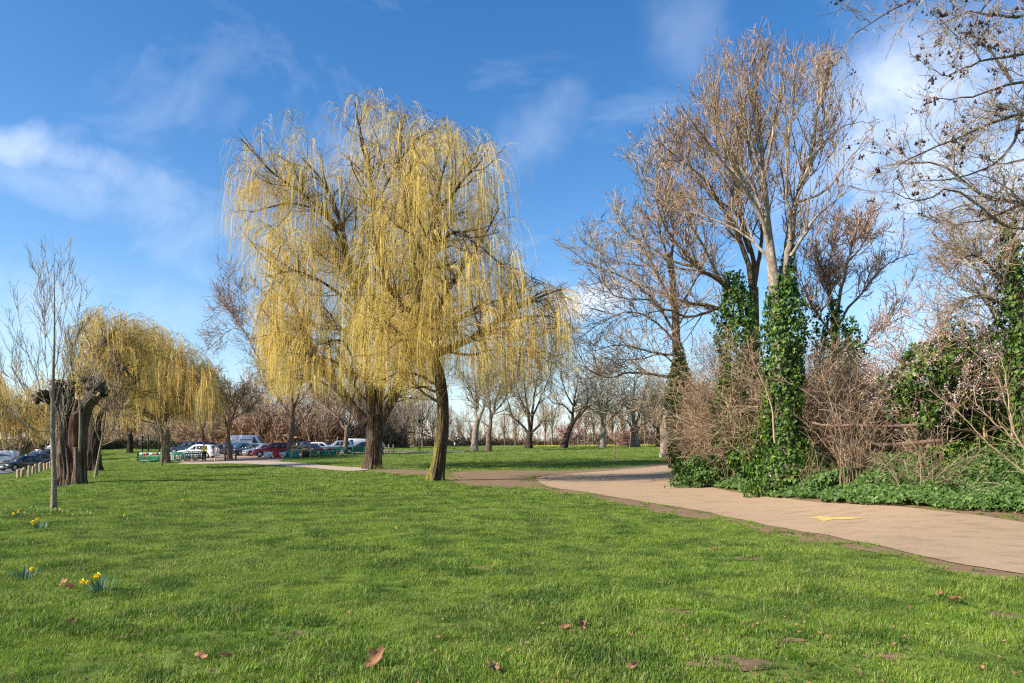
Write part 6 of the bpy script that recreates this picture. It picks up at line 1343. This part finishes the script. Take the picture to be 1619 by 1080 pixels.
def tank():
    x, y, z = at(466, 76); g = Geo(); a = np.arange(20)/20*2*math.pi; prof = [(.42, .02), (.48, .10), (.50, .85), (.44, .98), (.05, 1.04)]
    root = empty('bin', (x, y, z), 0, label='round teal bin in the shadow of the flaking plane trunk', cat='bin')
    V = np.array([[(r*math.cos(q), r*math.sin(q), zz) for q in a] for r, zz in prof]).reshape(-1, 3); i = (np.arange(4)*20)[:, None]; j = np.arange(20)[None]; g.put(V, np.stack([i+j, i+(j+1) % 20, i+20+(j+1) % 20, i+20+j], -1).reshape(-1, 4)); g.obj('drum', M['bin_teal'], root, smooth=True)
    Geo().tubes(np.array([[(.5*math.cos(q), .5*math.sin(q), .86) for q in np.linspace(0, 6.283, 21)]]), np.full((1, 21), .03), 6, .5, 2).obj('rim', M['bar_dark'], root)
tank()
# timber knee posts round the parking gravel
def kposts():
    g = Geo().box((0, 0, .5), (.13, .13, 1.1)); me = g.mesh('timber_post'); me.materials.append(M['plastic_dark_wood'])
    for px, Y, lab in [(356, 72.5, 'dark timber post just left of the small dark tree'), (373, 72.5, 'dark timber post just right of the small dark tree'), (429, 77, 'timber post in front of the red car, by the striped board'), (443, 77.5, 'timber post in front of the red car, right of the red board'), (560, 84, 'timber post right of the stout plane trunk'), (577, 86, 'timber post left of the thick willow trunk')]:
        o = bpy.data.objects.new('timber_post', me); COL.objects.link(o); o.location = at(px, Y); tag(o, lab, 'post', 'timber posts edging the car park')
M['plastic_dark_wood'] = flat('dark_wood', (.10, .07, .05), .9)
kposts()
def rail_barrier():
    x, y, z = at(612, 84); root = empty('timber_fence', (x, y, z), 0, label='short pale timber rail fence just right of the thick willow trunk', cat='fence')
    for k, xx in enumerate((-.7, -.25, .2, .75)): Geo().box((xx, .0, .55), (.13, .10, 1.2)).obj('post', M['tan_pale'], root)
    for zz in (.35, .72, 1.0): Geo().box((0.05, -.08 if zz < .9 else 0.08, zz), (1.7, .05, .11)).obj('rail', M['tan_pale'] if zz < .9 else M['plastic_black'], root)
    x, y, z = at(712, 108); root = empty('low_barrier', (x, y, z), 0, label='low dark rail between two white-topped posts, right of the mossy trunk', cat='barrier')
    Geo().box((0, 0, .62), (1.3, .07, .10)).obj('rail', M['plastic_black'], root)
    for xx in (-.62, .68): Geo().box((xx, -.02, .33), (.10, .10, .66)).obj('post', M['plastic_black'], root); Geo().box((xx, -.03, .85), (.17, .14, .40)).obj('cap', M['ret_white'], root)
M['tan_pale'] = flat('pale_timber', (.42, .32, .22), .9, var=.3)
rail_barrier()
def lamp_post():
    x, y, z = at(663, 104); root = empty('lamp_post', (x, y, z), 0, label='slim dark lamp post with a small lantern, left of the mossy willow trunk', cat='lamp post')
    Geo().tubes(np.array([[(0, 0, 0), (0, 0, 1.), (0, 0, 1.05), (0, 0, 4.)]]), np.array([[.11, .10, .07, .055]]), 10, .5, 1).obj('column', M['plastic_black'], root)
    g = Geo(); a = np.arange(8)/8*2*math.pi; pr = [(.08, 4.), (.20, 4.1), (.24, 4.5), (.28, 4.52), (.10, 4.72), (.02, 4.8)]; V = np.array([[(r*math.cos(q), r*math.sin(q), zz) for q in a] for r, zz in pr]).reshape(-1, 3); i = (np.arange(5)*8)[:, None]; j = np.arange(8)[None]
    g.put(V, np.stack([i+j, i+(j+1) % 8, i+8+(j+1) % 8, i+8+j], -1).reshape(-1, 4)); g.obj('lantern', M['plastic_black'], root)
lamp_post()
# low pavilion roof seen between the golden willows
def shelter():
    x, y, z = at(243, 100); root = empty('shelter', (x, y, z), 0, label='small open shelter with a pale flat roof behind the striped barriers', cat='shelter')
    Geo().box((0, 0, 2.35), (2.6, 1.8, .14)).obj('roof', M['rim'], root)
    for xx in (-1.2, 1.2):
        for yy in (-.8, .8): Geo().box((xx, yy, 1.14), (.12, .12, 2.28)).obj('post', M['plastic_black'], root)
shelter()

# ------------------------------------------------------------------ people
M['skin'] = flat('skin', (.45, .26, .19), .6); M['hair'] = flat('hair', (.03, .02, .015), .8)
def skinned(name, verts, edges, radii, m, parent, lvl=2):
    me = bpy.data.meshes.new(name); me.from_pydata(verts, edges, []); o = link(name, me, parent, m); md = o.modifiers.new('skin', 'SKIN'); md.use_smooth_shade = True
    sv = me.skin_vertices[0].data
    for k, r in enumerate(radii): sv[k].radius = (r, r*.85) if not isinstance(r, tuple) else r
    sv[0].use_root = True; o.modifiers.new('sub', 'SUBSURF').levels = lvl; o.modifiers[-1].render_levels = lvl; return o
def person(label, px, Y, rz, top, bottom, shoes='plastic_black', hips=False, stride=.0, hgt=1.75, long_coat=False, m_hair='hair', vest=None):
    x, y, z = at(px, Y); k = hgt/1.75; root = empty('person', (x, y, z), rz, label=label, cat='person'); root.scale = (k, k, k)
    el = ((-.36, .02, 1.12), (-.19, -.14, 1.02)) if hips else ((-.27, .05, 1.14), (-.25, -.06, .90)); f = stride
    V = [(0, 0, .96), (0, 0, 1.15), (0, .01, 1.38), (0, 0, 1.50), (0, -.01, 1.56), (0, -.015, 1.66),
         (-.10, 0, .90), (-.11, -f*.5, .50), (-.12, -f, .09), (-.12, -f-.14, .04), (.10, 0, .90), (.11, f*.5, .50), (.12, f, .09), (.12, f-.14, .04),
         (-.18, .01, 1.40), el[0], el[1], (.18, .01, 1.40), (-el[0][0], el[0][1], el[0][2]), (-el[1][0], el[1][1], el[1][2]), (el[1][0]-(-.02 if hips else 0), el[1][1]-.03, el[1][2]-.09), (-el[1][0], el[1][1]-.03, el[1][2]-.09)]
    E = [(0, 1), (1, 2), (2, 3), (3, 4), (4, 5), (0, 6), (6, 7), (7, 8), (8, 9), (0, 10), (10, 11), (11, 12), (12, 13), (2, 14), (14, 15), (15, 16), (2, 17), (17, 18), (18, 19), (16, 20), (19, 21)]
    Rr = [.13, .13, .14, .055, .07, .105, .09, .06, .04, .035, .09, .06, .04, .035, .06, .042, .032, .06, .042, .032, .035, .035]
    skinned('body', V, E, Rr, M['skin'], root)
    skinned('trousers', [V[i] for i in (0, 6, 7, 8, 10, 11, 12)], [(0, 1), (1, 2), (2, 3), (0, 4), (4, 5), (5, 6)], [.15, .11, .082, .065, .11, .082, .065], M[bottom], root)
    skinned('jacket', [V[1], V[2], V[0], V[14], V[15], V[16], V[17], V[18], V[19]], [(0, 1), (0, 2), (1, 3), (3, 4), (4, 5), (1, 6), (6, 7), (7, 8)], [.155, .165, .155, .08, .062, .05, .08, .062, .05], M[top], root)
    skinned('hair', [(0, .02, 1.72), (0, .055, 1.63)], [(0, 1)], [.098, .085], M[m_hair], root)
    for a in (8, 12): skinned('shoe', [V[a], V[a+1]], [(0, 1)], [.06, .05], M[shoes], root)
    return root
M['hivis'] = flat('hi_vis_yellow', (.75, .62, .06), .6); M['cloth_black'] = flat('cloth_black', (.015, .015, .018), .9); M['cloth_white'] = flat('cloth_white', (.72, .68, .68), .8); M['cloth_blue'] = flat('cloth_blue', (.10, .14, .30), .8); M['cloth_pink'] = flat('cloth_pale', (.62, .52, .54), .8)
person('worker in a yellow hi-vis vest and black trousers standing by the last dark barrier', 322.5, 71, D(15), 'hivis', 'cloth_black', hgt=1.8)
person('pedestrian dressed in white with hands on hips by the small dark tree', 342.5, 70, D(-20), 'cloth_white', 'cloth_pink', 'ret_white', hips=True, hgt=1.72, stride=.08)
person('walker in white top and dark trousers half hidden right of the thick willow trunk', 604.5, 74, D(80), 'cloth_white', 'cloth_black', stride=.2)
# ------------------------------------------------------------------ daffodils, fallen leaves, weeds
def daffodil(label, px, py, n_leaf, heads, h, seed, spread=.10, lean=0.):
    g = np.random.default_rng(seed); B = ground(px, py); root = empty('daffodil_clump', tuple(B), label=label, cat='daffodils', group='daffodil clumps in the lawn'); gg = Geo()
    for k in range(n_leaf):
        a = g.random()*6.283; r = spread*math.sqrt(g.random()); p = np.array((r*math.cos(a), r*math.sin(a), 0))+B; L = h*g.uniform(.5, .9); d = np.array((math.cos(a)*.35+g.normal()*.15+lean, math.sin(a)*.3, 1.)); d /= np.linalg.norm(d); s = np.array((math.cos(a+1.57), math.sin(a+1.57), 0))*.006
        V = []; 
        for t in (0, .3, .6, .85, 1.): c = p+d*L*t+np.array((math.cos(a), math.sin(a), -.4))*.10*L*t**3; w_ = (1-.8*max(0, t-.6)/.4); V += [c-s*w_, c+s*w_]
        gg.put(V, np.array([(2*i, 2*i+1, 2*i+3, 2*i+2) for i in range(4)]), g.random())
    gg.obj('leaves', M['daff_leaf'], root, kind='stuff')
    for (dx, dz, az) in heads:
        c = B+np.array((dx, g.uniform(-.04, .02), dz)); st = Geo().tubes(np.array([[B+np.array((dx*.4, 0, 0)), B+np.array((dx*.8, 0, dz*.6)), c+np.array((0, .015, .0))]]), np.array([[.004, .0035, .003]]), 5, .6, 1).obj('stem', M['daff_leaf'], root)
        fl = Geo(); f = unit(np.array((math.sin(az), -math.cos(az), -.1))); u_ = unit(np.cross(f, (0, 0, 1.))); v = np.cross(u_, f)
        for k in range(6):
            q = k/6*6.283; e = u_*math.cos(q)+v*math.sin(q); sd_ = u_*-math.sin(q)+v*math.cos(q); R0 = .034
            fl.put([c, c+e*R0*.55+sd_*R0*.32-f*.004, c+e*R0-f*.006, c+e*R0*.55-sd_*R0*.32-f*.004], np.array([[0, 1, 2, 3]]), .8)
        fl.obj('petals', M['daff_petal'], root)
        tr = Geo(); a = np.arange(10)/10*6.283; V = np.array([[c+f*zz+(u_*math.cos(q)+v*math.sin(q))*rr for q in a] for rr, zz in ((.010, 0), (.012, .018), (.017, .028))]).reshape(-1, 3); i = (np.arange(2)*10)[:, None]; j = np.arange(10)[None]
        tr.put(V, np.stack([i+j, i+(j+1) % 10, i+10+(j+1) % 10, i+10+j], -1).reshape(-1, 4), .1).obj('trumpet', M['daff_petal'], root)
    place_children(root)
daffodil('daffodil clump with three yellow flowers, beside the pair of fallen leaves', 160, 938, 34, [(-.20, .12, -.5), (-.13, .11, .2), (-.05, .17, .3), (-.02, .19, -.3)], .22, 1, .13)
daffodil('grey-green daffodil clump with one yellow flower at the far left', 38, 918, 34, [(.10, .13, .2)], .19, 2, .12)
daffodil('daffodil clump with a bunch of yellow heads, in front of the near sapling', 61, 838, 30, [(-.10, .14, -.3), (-.04, .17, .2), (.0, .19, .5), (-.08, .10, .3)], .20, 3, .12, .05)
daffodil('daffodil clump in the weeds left of the near sapling, with orange-yellow heads', 29, 820, 14, [(-.08, .10, -.3), (.03, .15, .2), (-.01, .12, .6)], .18, 4, .12)
daffodil('tiny far daffodil clump with pale heads in the middle of the left lawn', 297, 797, 10, [(-.12, .10, 0.), (.08, .13, .3)], .14, 5, .10)
daffodil('single small daffodil on open grass right of the near sapling', 196, 826, 8, [(.03, .13, .3)], .15, 6, .06)
daffodil('lone half-open daffodil beside the foot of the near sapling', 96, 812, 5, [(.0, .10, .1)], .12, 7, .05)
daffodil('small yellow daffodil far out on the middle of the lawn', 627, 842, 5, [(.0, .08, .1)], .10, 8, .05)

def fallen_leaf(label, px, py, size, rz, tilt, seed, group='fallen brown leaves on the grass'):
    size *= .78; g = np.random.default_rng(seed); B = ground(px, py); n = 35; out = []
    # a lobed plane leaf, curled
    for k in range(n):
        q = k/n*2*math.pi; r = size*(.20+.24*abs(math.cos(2.5*q))**.8+.07*abs(math.sin(q*7+seed))+.03*g.random())*(1.25 if abs(q-math.pi) > 2.4 else 1); out.append((r*math.cos(q)*1.15, r*math.sin(q)*.85))
    cz_ = lambda x, y: 2.2*y*y/size+.9*x*abs(x)/size+.6*x*y/size+.06*size*math.sin(x*40/size*.15+seed)
    V = [(0, 0, 0)]+[(x*.5, y*.5, cz_(x*.5, y*.5)) for x, y in out]+[(x, y, cz_(x, y)+g.normal(0, .03)*size) for x, y in out]
    F4 = [(1+k, 1+n+k, 1+n+(k+1) % n, 1+(k+1) % n) for k in range(n)]; F3 = [(0, 1+k, 1+(k+1) % n) for k in range(n)]
    gg = Geo().put(V, [np.array(F4), np.array(F3)], .35+.3*g.random()+.12*g.random(len(V))); o = gg.obj('fallen_leaf', M['dead_leaf'], None, label=label, cat='leaf', group=group)
    o.location = (B[0], B[1], B[2]+.045+size*.12); o.rotation_euler = (tilt[0], tilt[1], rz); o.scale = (1, 1, 1)
named = [(592, 1058, .17, .8, (.5, -.5), 'large curled brown leaf at the bottom of the lawn, nearest the camera'), (99, 932, .12, .3, (.4, -.4), 'upright pale brown leaf beside the daffodils with three flowers'), (109, 937, .10, 1.4, (.6, .3), 'rounder brown leaf, lower one of the pair by the daffodils'),
         (315, 1050, .10, .2, (.7, .4), 'small pinkish leaf at the bottom left of the lawn'), (357, 1050, .10, 1.2, (.3, .5), 'small crumpled leaf right of the pinkish one at the bottom'), (890, 1003, .09, .5, (.6, .2), 'small pale leaf standing in the grass in the lower middle'), (918, 1000, .12, 1.9, (.3, -.4), 'dark curled leaf right of the small pale one in the lower middle'),
         (778, 1068, .14, 2.2, (.4, .3), 'dark curled leaf on the bottom edge right of the largest leaf'), (1000, 1066, .09, .9, (.6, .1), 'pale scrap of leaf on the bottom edge near the bare patch'), (1511, 958, .13, 2.4, (.3, .6), 'rust-brown leaf on the right side of the lawn below the path'), (1484, 948, .07, .4, (.5, 0), 'tiny brown leaf left of the rust-brown one'),
         (1125, 873, .10, .4, (.4, .4), 'small brown leaf near the lawn edge left of the yellow arrow'), (1452, 911, .06, 1., (.3, .2), 'tiny dark leaf close under the path edge at the right'), (113, 992, .09, 2., (.4, .3), 'brown leaf in the dark grass at the lower left'), (1228, 861, .06, .3, (.2, .3), 'pale scrap on the lawn edge below the yellow arrow')]
for k, (px, py, s, rz, tl, lab) in enumerate(named): fallen_leaf(lab, px, py, s, rz, tl, 50+k)
def litter():
    g = np.random.default_rng(12); n = 1500; C = []
    bp_ = np.array(resample([(*p, 0) for p in bp], 300))[:, :2]; i = g.integers(0, 300, n); p = bp_[i]+g.normal(0, .28, (n, 2))+np.array([-.05, -.15]); C.append(p)
    m_ = 420; Y = g.uniform(4.5, 16, m_); X = g.uniform(-.74, .74, m_)*Y; C.append(np.column_stack([X, Y])); C.append(np.column_stack([g.uniform(-.7, 6, 300), g.uniform(4.4, 6.2, 300)]))
    q = np.concatenate(C); q = q[~in_poly(q[:, 0], q[:, 1], path_poly)]; z = height(q[:, 0], q[:, 1])+.035; V, F_, T = kites(np.column_stack([q, z]), np.tile([0, -.2, 1.], (len(q), 1)), .028, g, .5); Geo().put(V, F_, T).obj('leaf_litter', M['dead_leaf'], label='scattered scraps of dead leaf in the grass and along the hedge foot', cat='leaf litter', kind='stuff')
litter()
def weeds():
    for lab, px, py, n, sp, h, sd_ in [('straggly yellow-green weeds round the foot of the near sapling', 62, 815, 420, .6, .13, 1), ('small leafy weed clump at the foot of the thick forked willow', 608, 743, 160, .35, .28, 2)]:
        g = np.random.default_rng(sd_); B = ground(px, py); p = B+np.column_stack([g.normal(0, sp, n), g.normal(0, sp*.5, n), g.random(n)**1.4*h]); V, F_, T = kites(p, np.tile([-.2, -.4, .8], (n, 1)), .055, g, .8); gg = Geo().put(V, F_, T)
        m_ = 60; s = B+np.column_stack([g.normal(0, sp, m_), g.normal(0, sp*.5, m_), np.zeros(m_)]); e = s+np.column_stack([g.normal(0, .06, m_), g.normal(0, .06, m_), g.uniform(.6, 1.8, m_)*h]); gg.tubes(np.stack([s, (s+e)/2+.01, e], 1), np.tile([.004, .003, .002], (m_, 1)), 3, 1., 3)
        gg.obj('weeds', M['weed'], label=lab, cat='weeds', kind='stuff')
weeds()
